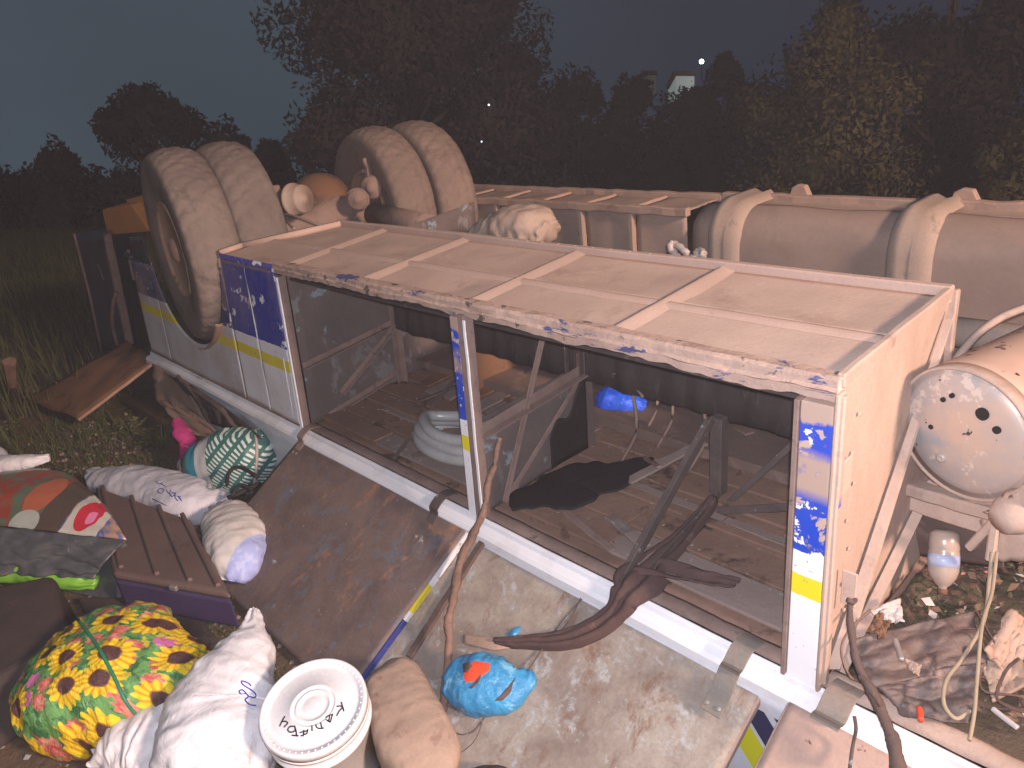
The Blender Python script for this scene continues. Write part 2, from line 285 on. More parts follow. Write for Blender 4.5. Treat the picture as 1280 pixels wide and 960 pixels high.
# ------------------------------------------------------------------ mesh kit
class MB:
    def __init__(s): s.v = []; s.f = []
    def add(s, vs, fs):
        o = len(s.v); s.v += [Vector(p) for p in vs]; s.f += [tuple(o + i for i in f) for f in fs]; return s
    def hexa(s, p):  # 8 points: bottom 4, top 4
        return s.add(p, [(3, 2, 1, 0), (4, 5, 6, 7), (0, 1, 5, 4), (1, 2, 6, 5), (2, 3, 7, 6), (3, 0, 4, 7)])
    def box(s, x0, x1, y0, y1, z0, z1, fn=None):
        fn = fn or (lambda a, b, c: Vector((a, b, c)))
        return s.hexa([fn(x0, y0, z0), fn(x1, y0, z0), fn(x1, y1, z0), fn(x0, y1, z0), fn(x0, y0, z1), fn(x1, y0, z1), fn(x1, y1, z1), fn(x0, y1, z1)])
    def bar(s, a, b, w, h, up=(0, 0, 1), n=1, jit=0):
        a, b = Vector(a), Vector(b); d = (b - a).normalized(); sd = d.cross(Vector(up)).normalized(); u = sd.cross(d)
        prev = None
        pts = []
        for i in range(n + 1):
            p = a.lerp(b, i / n) + (sd * U(-jit, jit) + u * U(-jit, jit) if 0 < i < n else Vector((0, 0, 0)))
            pts.append([p - sd * w / 2 - u * h / 2, p + sd * w / 2 - u * h / 2, p + sd * w / 2 + u * h / 2, p - sd * w / 2 + u * h / 2])
        o = len(s.v)
        for q in pts: s.v += q
        for i in range(n):
            for j in range(4):
                s.f.append((o + i * 4 + j, o + i * 4 + (j + 1) % 4, o + i * 4 + 4 + (j + 1) % 4, o + i * 4 + 4 + j))
        s.f.append((o + 3, o + 2, o + 1, o)); e = o + n * 4; s.f.append((e, e + 1, e + 2, e + 3)); return s
    def angle(s, a, b, w, t=.005, up=(0, 0, 1)):  # L-section iron
        a, b = Vector(a), Vector(b); d = (b - a).normalized(); sd = d.cross(Vector(up)).normalized(); u = sd.cross(d)
        s.bar(a + u * w / 2, b + u * w / 2, t, w, up); s.bar(a + sd * (w / 2 + t * .6), b + sd * (w / 2 + t * .6), w, t, up); return s
    def tube(s, pts, r, n=10, cap=True, jit=0, closed=False):
        pts = [Vector(p) for p in pts]; m = len(pts); o = len(s.v); ref = Vector((.13, .31, .94))
        for i, p in enumerate(pts):
            if closed: d = (pts[(i + 1) % m] - pts[i - 1]).normalized()
            else: d = (pts[min(i + 1, m - 1)] - pts[max(i - 1, 0)]).normalized()
            a = d.cross(ref); a = (a if a.length > 1e-3 else d.cross(Vector((1, 0, 0)))).normalized(); b = d.cross(a)
            rr = r[i] if isinstance(r, (list, tuple)) else r
            for j in range(n):
                t = 2 * math.pi * j / n; q = rr * (1 + U(-jit, jit)); s.v.append(p + a * math.cos(t) * q + b * math.sin(t) * q)
        for i in range(m if closed else m - 1):
            for j in range(n):
                i2 = (i + 1) % m
                s.f.append((o + i * n + j, o + i * n + (j + 1) % n, o + i2 * n + (j + 1) % n, o + i2 * n + j))
        if cap and not closed:
            s.f.append(tuple(o + j for j in range(n))[::-1]); s.f.append(tuple(o + (m - 1) * n + j for j in range(n)))
        return s
    def lathe(s, prof, org, ax, n=48, hgt=None, ref=(0, 0, 1)):  # prof (r, along); hgt(i, j) extra radius
        org = Vector(org); ax = Vector(ax).normalized(); a = ax.cross(Vector(ref))
        if a.length < 1e-3: a = ax.cross(Vector((1, 0, 0)))
        a.normalize(); b = ax.cross(a); o = len(s.v); m = len(prof)
        for i, (r, h) in enumerate(prof):
            for j in range(n):
                t = 2 * math.pi * j / n; q = r + (hgt(i, j) if hgt else 0)
                s.v.append(org + ax * h + a * math.cos(t) * q + b * math.sin(t) * q)
        for i in range(m - 1):
            for j in range(n): s.f.append((o + i * n + j, o + i * n + (j + 1) % n, o + (i + 1) * n + (j + 1) % n, o + (i + 1) * n + j))
        if prof[0][0] > 1e-4: s.f.append(tuple(o + j for j in range(n))[::-1])
        if prof[-1][0] > 1e-4: s.f.append(tuple(o + (m - 1) * n + j for j in range(n)))
        return s
    def grid(s, fn, nu, nv, thick=0, nrm=None):  # fn(u,v) -> Vector
        P_ = [[Vector(fn(i / nu, j / nv)) for j in range(nv + 1)] for i in range(nu + 1)]
        def lay(off, flip):
            o = len(s.v)
            for i in range(nu + 1):
                for j in range(nv + 1): s.v.append(P_[i][j] + off(i, j))
            for i in range(nu):
                for j in range(nv):
                    q = (o + i * (nv + 1) + j, o + (i + 1) * (nv + 1) + j, o + (i + 1) * (nv + 1) + j + 1, o + i * (nv + 1) + j + 1)
                    s.f.append(q[::-1] if flip else q)
            return o
        z0 = Vector((0, 0, 0))
        if not thick: lay(lambda i, j: z0, False); return s
        def nn(i, j):
            if nrm: return Vector(nrm) * -thick
            a = P_[min(i + 1, nu)][j] - P_[max(i - 1, 0)][j]; b = P_[i][min(j + 1, nv)] - P_[i][max(j - 1, 0)]
            c_ = a.cross(b); return (c_.normalized() if c_.length > 1e-9 else Vector((0, 0, 1))) * -thick
        o1 = lay(lambda i, j: z0, False); o2 = lay(nn, True)
        idx = lambda o, i, j: o + i * (nv + 1) + j
        for i in range(nu):
            s.f.append((idx(o1, i, 0), idx(o2, i, 0), idx(o2, i + 1, 0), idx(o1, i + 1, 0)))
            s.f.append((idx(o1, i + 1, nv), idx(o2, i + 1, nv), idx(o2, i, nv), idx(o1, i, nv)))
        for j in range(nv):
            s.f.append((idx(o1, 0, j + 1), idx(o2, 0, j + 1), idx(o2, 0, j), idx(o1, 0, j)))
            s.f.append((idx(o1, nu, j), idx(o2, nu, j), idx(o2, nu, j + 1), idx(o1, nu, j + 1)))
        return s
    def prism(s, pts, off):  # polygon extruded by off
        n = len(pts); off = Vector(off); o = len(s.v)
        s.v += [Vector(p) for p in pts] + [Vector(p) + off for p in pts]
        s.f.append(tuple(o + i for i in range(n))); s.f.append(tuple(o + n + i for i in range(n))[::-1])
        for i in range(n): s.f.append((o + i, o + n + i, o + n + (i + 1) % n, o + (i + 1) % n))
        return s
def mk(name, mb, mat, parent=None, smooth=False, bev=0, kind=None, label=None, seg=1):
    me = bpy.data.meshes.new(name); me.from_pydata([tuple(p) for p in mb.v], [], mb.f); me.validate(); me.update()
    if smooth:
        me.polygons.foreach_set('use_smooth', [True] * len(me.polygons))
    me.materials.append(M[mat] if isinstance(mat, str) else mat)
    o = bpy.data.objects.new(name, me); sc.collection.objects.link(o)
    if parent:
        o.parent = parent; o.matrix_parent_inverse = WM[parent.name].inverted()
    WM[o.name] = Matrix.Identity(4)
    if bev:
        b = o.modifiers.new('edge', 'BEVEL'); b.width = bev; b.segments = seg; b.limit_method = 'ANGLE'
    if kind: o['kind'] = kind
    if label: o['label'] = label
    return o
WM = {}
def tag(o, label, cat, group=None):
    o['label'] = label; o['category'] = cat
    if group: o['group'] = group
    return o
def thing(name, label, cat, loc, group=None):
    o = bpy.data.objects.new(name, None); sc.collection.objects.link(o); o.location = loc; o.empty_display_size = .1
    WM[o.name] = Matrix.Translation(Vector(loc)); return tag(o, label, cat, group)
def N(p, s=1, seed=0): return mn.noise(Vector(p) * s + Vector((seed * 7.3, seed * 3.1, seed * 1.7)))
def fbm(p, s=1, seed=0, o=4):
    t = 0; a = 1
    for i in range(o): t += a * N(p, s, seed + i); s *= 2.1; a *= .5
    return t
def spl(pts, n):  # catmull-rom
    pts = [Vector(p) for p in pts]; out = []; m = len(pts)
    for i in range(n + 1):
        t = i / n * (m - 1); a = min(int(t), m - 2); f = t - a
        p0, p1, p2, p3 = pts[max(a - 1, 0)], pts[a], pts[a + 1], pts[min(a + 2, m - 1)]
        out.append(.5 * ((2 * p1) + (p2 - p0) * f + (2 * p0 - 5 * p1 + 4 * p2 - p3) * f * f + (3 * p1 - p0 - 3 * p2 + p3) * f ** 3))
    return out
def lerps(vals, t):
    x = t * (len(vals) - 1); a = min(int(x), len(vals) - 2); f = x - a; f = f * f * (3 - 2 * f) * .5 + f * .5
    return vals[a] * (1 - f) + vals[a + 1] * f
def sack(pts, rw, rh, up=(0, 0, 1), nu=70, nv=56, wr=.006, fold=.01, seed=1, sq=2.3, ffreq=7):
    """a soft bag lofted along a spine; rw, rh half width and half height along it; wrinkles run round and along"""
    sp = spl(pts, nu); mb = MB(); upv = Vector(up).normalized()
    for i, p in enumerate(sp):
        t = i / nu; d = (sp[min(i + 1, nu)] - sp[max(i - 1, 0)]).normalized(); sd = d.cross(upv).normalized(); u = sd.cross(d)
        a, b = lerps(rw, t), lerps(rh, t); endf = max(0, 1 - min(t, 1 - t) * 5)
        for j in range(nv):
            th = 2 * math.pi * j / nv; cx, sy_ = math.cos(th), math.sin(th)
            cx = math.copysign(abs(cx) ** (2 / sq), cx); sy_ = math.copysign(abs(sy_) ** (2 / sq), sy_)
            q = p + sd * a * cx + u * b * sy_
            k_ = fold * endf * math.sin(th * ffreq + 3 * N(q, 9, seed)) * min(1, (a + b) * 12)
            g = abs(fbm(q * 1.0 + d * 0, 9, seed, 3)); g2 = fbm(q, 22, seed + 5, 3)
            k_ += wr * (.5 - 1.5 * g) + wr * .30 * g2 + wr * .5 * N((t * 26, th * .8 + N(q, 8, seed), seed), 1)
            nrm_ = (sd * cx + u * sy_).normalized()
            mb.v.append(q + nrm_ * k_)
    for i in range(nu):
        for j in range(nv): mb.f.append((i * nv + j, i * nv + (j + 1) % nv, (i + 1) * nv + (j + 1) % nv, (i + 1) * nv + j))
    mb.f.append(tuple(range(nv))[::-1]); mb.f.append(tuple(nu * nv + j for j in range(nv)))
    return mb
def bvh(mb): return BVHTree.FromPolygons([tuple(p) for p in mb.v], mb.f)
def ink(strokes, tree=None, plane=None, wpx=1.4, lift=.0012):
    """pen strokes laid on a surface where the writing stands; each stroke is a thin raised ribbon tube"""
    mb = MB()
    for s_ in strokes:
        pts = []
        s2 = spl([V(a, b, 0) for a, b in s_], max(6, len(s_) * 4)) if len(s_) > 2 else [V(*s_[0], 0), V(*s_[1], 0)]
        for p in s2:
            r = ray(p.x, p.y)
            if tree:
                h = tree.ray_cast(CAM, r.normalized())
                if h[0] is None: continue
                pts.append(h[0] - r.normalized() * lift)
            else: pts.append(atp(p.x, p.y, *plane) + plane[1] * lift)
        if len(pts) > 1: mb.tube(pts, wpx / 2 * depth(pts[0]) / FPX, 5)
    return mb

# ================================================================== THE BUS
bus = thing('overturned_bus', 'bus lying upside down with open muddy luggage holds and wheels in the air', 'bus', (-1.6, 1.0, GZ))
ribs = [-3.14, -2.49, -1.884, -1.235, -.633, 0.0]
def topz(x, y): return 0
# belly sheets between the ribs, slightly dented
for i in range(5):
    xa, xb = ribs[i] + .014, ribs[i + 1] - (.014 if i < 4 else .004)
    for (ya, yb) in ((.012, .235), (.265, DD - .012)):
        sag = U(.002, .006)
        def f(u, v, xa=xa, xb=xb, ya=ya, yb=yb, sag=sag, i=i):
            xx = xa + (xb - xa) * u; yy = ya + (yb - ya) * v
            if i == 0: xx = max(xx, -3.14 + .62 * max(0, yy - .12))
            edge = min(u, 1 - u, .25) * min(v, 1 - v, .25) * 16
            return B(xx, yy, HH - .0115 - sag * 1.6 * edge + .006 * N((xx, yy, 0), 5, 2) * edge)
        mk('belly_panel', MB().grid(f, 24, 14, .003, (0, 0, 1)), 'mud', bus, True)
for i, x in enumerate(ribs[:5]):
    if i == 0:
        mb = MB().bar(B(-3.14, .0, HH - .004), B(-3.14, .13, HH - .004), .03, .03).bar(B(-3.14, .12, HH - .004), B(-2.88, DD, HH - .004), .03, .03)
    else:
        mb = MB()
        def f(u, v, x=x):
            yy = .004 + (DD - .008) * u; pr = [(-.017, -.016), (-.013, -.001), (-.004, .001), (.004, .000), (.024, -.006), (.050, -.0125)][round(v * 5)]
            return B(x + pr[0] + .002 * N((x, yy, 1), 14), yy, HH + pr[1] - .001)
        mb.grid(f, 30, 5)
    mk('cross_rib', mb, 'mudrib', bus, True)
for i in range(5):
    def f(u, v, i=i):
        xx = max(ribs[i] + .018 + (ribs[i + 1] - ribs[i] - .036) * u, -3.04); pr = [(-.032, -.0150), (-.014, -.006), (-.002, -.003), (.006, -.004), (.012, -.016)][round(v * 4)]
        return B(xx, .25 + pr[0] + .003 * N((xx, 2, 1), 8), HH + pr[1])
    mk('stringer', MB().grid(f, 20, 4), 'mudrib', bus, True)
mk('back_flange', MB().bar(B(-2.9, DD, HH - .01), B(.012, DD, HH - .01), .028, .045, n=12, jit=.002), 'mudrib', bus, bev=.004)
# front lip, bent and peeling
def lipf(u, v):
    x = -2.56 + 2.565 * u; dr = .020 + .018 * max(0, (x + 1.4) / 1.4) * (1 - max(0, x + .25) * 2.4) + .010 * N((x, 0, 0), 7, 3) + .005 * N((x, 0, 0), 30, 4)
    dent = .006 * N((x, 0, 0), 5, 8)
    pr = [(.03, .003), (.0, .005), (-.005, -.001), (-.006, -.35 * dr - .006), (-.012, -.5 * dr - .008), (-.004, -.62 * dr - .010), (-.003, -dr - .020)][round(v * 6)]
    return B(x, pr[0] + dent + .003 * N((x, v * 3, 0), 22, 6), HH + pr[1] + .003 * N((x, v * 4, 0), 16, 5))
mk('front_lip', MB().grid(lipf, 260, 6, .002), 'lip', bus)
mk('lip_top_strip', MB().grid(lambda u, v: B(-2.55 + 2.56 * u, .004 + .028 * v, HH + .003 + .002 * N((u * 20, v, 0), 1)), 60, 2, .003), 'mudrib', bus, True)
# side skin to the left of the openings: two panels with an overlapping seam
def skin(name, x0, x1, z0, z1, mat, y=0.0, nx=20, nz=20, arch=False):
    def f(u, v):
        x = x0 + (x1 - x0) * u; z = z0 + (z1 - z0) * v
        return B(x, y + .004 * N((x, z, 0), 4, 2) + .0015 * N((x, z, 0), 13, 2), z)
    return mk(name, MB().grid(f, nx, nz, -.004), mat, bus, True)
skin('side_panel', -2.86, -2.56, .012, HH - .004, 'livery', -.002)
skin('side_panel', -3.14, -2.872, .012, HH - .004, 'livery', .0)
mk('seam_strip', MB().bar(B(-2.866, -.004, .02), B(-2.866, -.004, .75), .005, .005, (1, 0, 0)), 'rail', bus)
mk('seam_strip', MB().bar(B(-2.615, -.006, .04), B(-2.615, -.006, .34), .004, .004, (1, 0, 0)), 'rail', bus)
mk('panel_top_trim', MB().bar(B(-3.12, -.006, .752), B(-2.60, -.006, .752), .006, .012, n=8, jit=.001), 'strutmud', bus)
# below and behind the wheel
WX, WZ = -3.70, .755
mk('side_panel', MB().grid(lambda u, v: B(-4.22 + 1.07 * u, -.001, .012 + v * (.735 - math.sqrt(max(0.0, .512 ** 2 - min(.5115, abs(-4.22 + 1.07 * u - WX)) ** 2)) - .012)), 60, 8, -.004), 'liverydull', bus, True)
skin('side_panel', -4.60, -4.225, .012, .62, 'liverydull', -.001)
# jambs and posts
mk('door_jamb', MB().box(-2.557, -2.520, -.004, .03, .0, .735, B), 'strutmud', bus, bev=.003)
mk('door_jamb', MB().box(-2.545, -2.528, -.012, -.0045, .0, .735, B), 'rail', bus, bev=.001)
mk('centre_post', MB().box(-1.300, -1.257, -.010, .025, .002, .742, B), 'post', bus, bev=.003)
mk('centre_post_flange', MB().box(-1.256, -1.222, -.014, .03, .002, .755, B), 'strutmud', bus, bev=.003)
mk('centre_post_edge', MB().bar(B(-1.219, -.014, .02), B(-1.219, -.014, .74), .004, .01, (1, 0, 0), n=14, jit=.0012), 'rail', bus)
mk('end_post', MB().box(-.072, .002, -.010, .03, .002, .735, B), 'post', bus, bev=.003)
mk('end_post_jamb', MB().box(-.086, -.073, -.013, .05, .002, .735, B), 'strutmud', bus, bev=.002)
mk('end_post_flange', MB().box(.0035, .016, -.013, .02, .0, .765, B), 'endmud', bus, bev=.004)
mk('latch_plate', MB().box(.016, .022, .012, .055, .52, .60, B), 'mud', bus, bev=.002)
mk('latch_plate', MB().box(.017, .025, -.004, .008, .50, .62, B), 'post', bus)
# end wall and its stiffeners
def wallx(u, v, x0=.006):
    y = .0 + (DD + .02) * u; z = HH * v; return B(x0 + .006 * N((y, z, 0), 4, 3), y, z)
mk('end_wall', MB().grid(wallx, 24, 24, .006), 'endmud', bus, True)
def fr(name, pts, mat='endmud', w=.03, h=.025, up=(1, 0, 0)):
    mb = MB()
    for a, b in zip(pts[:-1], pts[1:]): mb.bar(a, b, w, h, up, n=8, jit=.0012)
    return mk(name, mb, mat, bus, bev=.004)
fr('end_wall_edge', [B(.016, .004, .02), B(.016, .004, .76)], w=.022, h=.018)
fr('end_wall_edge', [B(.014, DD + .01, .05), B(.014, DD + .01, HH)], w=.024, h=.02)
fr('end_wall_edge', [B(.004, .01, HH - .006), B(.004, DD, HH - .006)], w=.034, h=.02)
def gus(u, v):
    a = B(.014, DD - .03, .74); b = B(.014, .06, .08); p = a.lerp(b, u); wd = .010 + .045 * u
    q = [(-1, 0), (-.75, .024), (.35, .028), (1.2, 0)][round(v * 3)]
    return p + V(0, 1, .85).normalized() * wd * q[0] + V(1, 0, 0) * q[1] * (.6 + .5 * u)
mk('end_wall_gusset', MB().grid(gus, 20, 3, .003), 'endmud', bus)
def gus2(u, v):
    a = B(.014, DD - .04, .27); b = B(.014, .08, .01); p = a.lerp(b, u); q = [(-1, 0), (-.2, .022), (.3, .024), (1, 0)][round(v * 3)]
    return p + V(0, 1, 1).normalized() * (.02 + .025 * u) * q[0] + V(1, 0, 0) * q[1]
mk('end_wall_gusset', MB().grid(gus2, 14, 3, .003), 'endmud', bus)
mk('door_stop', MB().box(.02, .055, .05, .056, .22, .31, B), 'mud', bus, bev=.002)
mb = MB()
for i in range(34): mb.lathe([(.0055, 0), (.0045, .002), (.0001, .0028)], B(-2.85 + i * .084, DD - .004, HH + .011), V(0, 0, 1), 8)
for i in range(9): mb.lathe([(.0055, 0), (.0045, .002), (.0001, .0028)], B(.0, .04 + i * .06, HH + .003), V(0, 0, 1), 8)
mk('rivets', mb, 'endmud', bus, kind='stuff')
mb = MB()
for i in range(8): mb.lathe([(.006, 0), (.005, .002), (.0001, .003)], B(.012, .075 + .02 * (i % 2) , .08 + i * .085), V(1, 0, 0), 8)
mk('rivets', mb, 'endmud', bus, kind='stuff')
# lower rail, sill and the side under it
def railf(u, v):
    x = -4.60 + 6.1 * u; pr = [(.004, .002), (-.003, .008), (-.009, .004), (-.011, -.010), (-.017, -.013), (-.040, -.018), (-.046, -.028), (-.044, -.052)][round(v * 7)]
    return B(x, pr[0] + .002 * N((x, 0, 0), 3, 1), pr[1] + .0015 * N((x, 2, 0), 5, 1))
mk('side_rail', MB().grid(railf, 160, 7, .004), 'rail', bus)
mk('sill', MB().grid(lambda u, v: B(-2.53 + 2.48 * u, .004 + .052 * v, .012 + .008 * math.sin(v * 3.14) + .003 * N((u * 30, v * 2, 0), 1.3)), 120, 4, .004), 'strutmud', bus, True)
mk('sill', MB().grid(lambda u, v: B(.016 + 1.45 * u, .004 + .062 * v, .012 + .014 * math.sin(v * 3.14) + .004 * N((u * 20, v * 2, 5), 1.3)), 60, 4, .004), 'endmud', bus, True)
mk('rub_strip', MB().bar(B(-4.6, -.006, .016), B(-2.56, -.006, .016), .010, .008, n=20, jit=.0012), 'strutmud', bus)
def lowskin(u, v):
    x = -4.55 + 6.0 * u; crumple = max(0, min(1, (-2.75 - x) / .6)); z = -.055 - .40 * v
    return B(x, -.040 + .035 * v + .02 * crumple * N((x, z, 0), 5, 2), z)
k = NT('lower_side_livery'); x, y, z = k.sep()
sw = k.math('ADD', k.math('MULTIPLY', x, 1.35), z)   # slanted swoosh on the side
c = k.mix(k.ramp(k.noise(3, 7, .7), .45, .72), (.62, .64, .70), (.46, .43, .43))
c = k.mix(k.math('MULTIPLY', k.math('GREATER_THAN', sw, -.345), k.math('LESS_THAN', sw, -.235)), c, (.03, .032, .085))
c = k.mix(k.math('MULTIPLY', k.math('GREATER_THAN', sw, -.50), k.math('LESS_THAN', sw, -.365)), c, (.62, .60, .02))
c = k.mix(k.math('MULTIPLY', k.math('GREATER_THAN', sw, -.20), k.math('LESS_THAN', sw, -.10)), c, (.03, .032, .085))
inx = k.math('MULTIPLY', k.math('GREATER_THAN', x, -.32), k.math('LESS_THAN', z, -.115))
c2_ = k.mix(k.ramp(k.noise(3, 7, .7), .45, .72), (.62, .64, .70), (.46, .43, .43))
c = k.mix(inx, c2_, c); M['lowliv'] = k.done(c, .4, 0, .4)
mk('lower_side_panel', MB().grid(lowskin, 150, 14, .004), 'lowliv', bus, True)
# hold interior
mk('hold_floor', MB().grid(lambda u, v: B(-2.53 + 2.55 * u, .058 + 1.35 * v, .004 + .010 * fbm((u * 6, v * 4, 0), 2, 4)), 120, 60, .02), 'floor', bus, True)
for xa, xb in ((-2.515, -1.262), (-1.215, -.02)):
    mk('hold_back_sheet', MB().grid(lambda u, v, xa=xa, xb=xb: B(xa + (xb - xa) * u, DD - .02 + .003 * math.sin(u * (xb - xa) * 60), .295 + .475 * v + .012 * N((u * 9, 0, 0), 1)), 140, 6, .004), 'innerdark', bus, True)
mk('hold_end_sheet', MB().grid(lambda u, v: B(-2.512 + .008 * N((u * 5, v * 5, 0), 1), .03 + 1.1 * u, .01 + .745 * v), 24, 24, -.003), 'inner', bus, True)
mk('hold_end_sheet', MB().grid(lambda u, v: B(-.018, .03 + .5 * u, .01 + .745 * v), 10, 10, .003), 'inner', bus, True)
mk('partition_sheet', MB().grid(lambda u, v: B(-1.240 + .006 * N((u * 5, v * 5, 0), 1), .035 + .50 * u, .012 + .31 * v), 16, 16, .003), 'inner', bus, True)
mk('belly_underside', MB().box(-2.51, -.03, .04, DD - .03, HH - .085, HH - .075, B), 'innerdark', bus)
def strut(a, b, w=.03, mat='strut', name='strut'): return mk(name, MB().angle(B(*a), B(*b), w), mat, bus, bev=.001)
strut((-2.495, .03, .30), (-2.495, .56, .32), .026, 'strutmud'); strut((-2.49, .20, .10), (-2.49, .54, .30), .022, 'strutmud'); strut((-2.49, .12, .02), (-2.49, .50, .06), .024, 'strutmud')
strut((-1.232, .02, .315), (-1.232, .53, .325), .036, 'strutmud', 'partition_rail'); strut((-1.226, .52, .30), (-1.224, .12, .02), .020, 'strutmud', 'partition_brace')
strut((-1.226, .10, .02), (-1.226, .34, .56), .012, 'strutmud', 'partition_brace')
strut((-1.225, .535, .02), (-1.225, .535, .76), .034, 'strut', 'inner_post'); strut((-1.30, .535, .02), (-1.30, .535, .76), .03, 'strut', 'inner_post')
strut((-2.48, .54, .02), (-2.48, .54, .76), .034, 'strutmud', 'inner_post')
mk('inner_post', MB().box(-.645, -.600, .50, .545, .0, .31, B), 'strut', bus, bev=.004)
strut((-.625, .50, .30), (-.60, .03, .02), .034); strut((-.60, .50, .02), (-.55, .04, .02), .040)
strut((-.36, .56, .28), (-.56, .50, .02), .020); strut((-.08, .40, .24), (-.56, .44, .02), .026); strut((-.02, .52, .28), (-.30, .56, .02), .016, 'strutmud')
strut((-1.9, .54, .25), (-1.85, .05, .02), .020); strut((-1.30, .52, .30), (-1.78, .10, .02), .022)
for (x0, x1, y, w, h) in ((-1.10, -.45, .16, .042, .010), (-.50, -.03, .19, .046, .010), (-1.0, -.05, .42, .040, .008), (-1.2, -.05, .70, .040, .008), (-2.3, -1.5, .30, .03, .010)):
    mk('floor_batten', MB().bar(B(x0, y, .024), B(x1, y + U(-.01, .01), .026), w, h, n=10, jit=.001), 'batten', bus, bev=.003)
for i in range(9):  # loose boards seen through the left opening
    x = -2.3 + i * .11
    mk('floor_board', MB().bar(B(x, .50 + .05 * U(-1, 1), .04), B(x + .05, .95, .05), .085, .012, n=4, jit=.002), 'batten' if i % 3 else 'rustplate', bus, bev=.002)
mk('rust_panel', MB().box(-2.05, -1.98, .62, .90, .03, .30, B), 'rustplate', bus, bev=.003)
rs = random.Random(41)
for bay, (xa, xb) in enumerate(((-2.50, -1.27), (-1.20, -.03))):
    y = .075
    while y < 1.25:
        wd_ = rs.uniform(.085, .15); cut = rs.uniform(.3, .75) if rs.random() < .35 else None
        for (p0, p1) in (((0, 1),) if cut is None else ((0, cut - .004), (cut + .004, 1))):
            x0, x1 = xa + (xb - xa) * p0, xa + (xb - xa) * p1; z = .024 + rs.uniform(-.003, .004)
            mk('floor_plank', MB().bar(B(x0, y + wd_ / 2, z), B(x1, y + wd_ / 2 + rs.uniform(-.006, .006), z + rs.uniform(-.003, .006)), wd_ - .008, .012, n=6, jit=.0012), 'floor' if rs.random() < .75 else 'batten', bus, bev=.002)
        y += wd_
rs = random.Random(77)
for i in range(16):   # broken slats and bent bits of framing lying about in the hold
    lft = i % 2; x = rs.uniform(-2.35, -1.45) if lft else rs.uniform(-1.0, -.15); y = rs.uniform(.15, 1.0); a = rs.uniform(-.7, .9) if i % 3 else rs.uniform(1.0, 2.0); L = rs.uniform(.12, .34)
    p = B(x, y, .035); q = B(x + math.cos(a) * L, min(1.3, max(.08, y + math.sin(a) * L)), .035 + rs.uniform(0, .07))
    if x + math.cos(a) * L > -.03 or (lft and x + math.cos(a) * L > -1.32): continue
    mk('broken_slat', MB().bar(p, q, rs.uniform(.014, .045), .010, n=5, jit=.003), ('batten', 'rustplate', 'strutmud', 'strut')[i % 4], bus, bev=.002)
for i in range(5):
    x = rs.uniform(-1.15, -.4); y = rs.uniform(.5, .8)
    mk('bent_rod', MB().tube(spl([B(x, y, .03), B(x + .05, y + .03, .16), B(x + .02, y + .05, .26 + .05 * rs.random()), B(x + .09, y + .02, .30)], 14), .006, 6, jit=.15), 'strutmud', bus, True)
# ragged black patch against the partition and over the floor
def blot(u, v):
    a = u * math.tau; rr_ = v * (1 + .50 * fbm((math.cos(a), math.sin(a), 3), 1.1, 9, 3)); return B(-1.06 + .15 * rr_ * math.cos(a) + .05 * rr_ * math.sin(a), .29 + .24 * rr_ * math.sin(a), .050 + .004 * N((u * 5, v * 4, 0), 1) - .012 * v)
mb = MB().grid(blot, 90, 8, .003)
tag(mk('black_patch', mb.grid(lambda u, v: B(-1.222 + .02 * u, .34 + .18 * u, .03 + (.12 + .16 * u + .03 * math.sin(u * 9)) * v), 16, 8, .003), 'black', None, True), 'ragged black patch on the hold floor beside the partition brace', 'plastic sheet')

# luggage doors (hinged to the rail, hanging outward) ---------------------------------
D0 = V(0, -.105, -.045); DS = V(0, -.54, -.335); DL = DS.length; DSN = DS.normalized(); DN = V(1, 0, 0).cross(DSN).normalized()
if DN.z < 0: DN = -DN
def dpt(x, s, off=0, skew=0): return V(x - skew * s, 0, 0) + D0 + DSN * s + DN * off
def door(x0, x1, L, mat, edge, skew=0, name='luggage_door', lift=0, off0=0):
    def f(u, v):
        x = x0 + (x1 - x0) * u; s = L * v
        return dpt(x, s, off0 + .003 * N((x, s, 0), 3, 4) + .012 * math.sin(u * 3.14) * v * .5 + lift * v, skew)
    d = mk(name, MB().grid(f, 60, 40, .012), mat, bus, True)
    return d
d1 = door(-2.50, -1.262, .70, 'door_rust', None, .04)
d2 = door(-1.33, -.105, .82, 'door_pale', None, .02, off0=-.030)
d3 = door(-.02, 1.2, .70, 'door_mud', None, .02, off0=.006)
for d, xs, L, sk in ((d1, (-2.50, -1.262), .70, .04), (d2, (-1.33, -.105), .82, .02), (d3, (-.02, 1.2), .7, .02)):
    o = -.030 if d is d2 else (.006 if d is d3 else 0)
    for x in xs:
        if d is d1 and x > -2:
            for s0, s1, m_ in ((.0, .23, (.72, .72, .74)), (.23, .34, (.70, .60, .03)), (.34, .375, (.72, .72, .74)), (.375, .70, (.035, .05, .24))):
                key = 'edge%.2f' % s0
                if key not in M: M[key] = grime('door_edge_paint', m_, tuple(q * .8 for q in m_), 12, (.25, .18, .14), (.62, .66), 30, bump=.1, rough=.5)
                mk('painted_edge', MB().bar(dpt(x + .006, s0, -.004, sk), dpt(x + .006, s1, -.004, sk), .010, .022, DN), key, d, bev=.001)
        else:
            mk('door_edge', MB().bar(dpt(x, .0, o - .002, sk), dpt(x, L, o - .002, sk), .012, .020, DN, n=10, jit=.0008), 'door_mud' if d is not d1 else 'door_rust', d, bev=.002)
    mk('door_edge', MB().bar(dpt(xs[0], .0, o - .002, sk), dpt(xs[1], .0, o - .002, sk), .016, .018, DN, n=20, jit=.0008), 'door_mud' if d is not d1 else 'strutmud', d, bev=.003)
for i, x in enumerate((-.98, -.84, -.42)):
    mk('pressed_seam', MB().bar(dpt(x, .03, -.026, .0), dpt(x, .80, -.026, .0), .009, .006, DN, n=12, jit=.001), 'door_pale', d2, bev=.002)
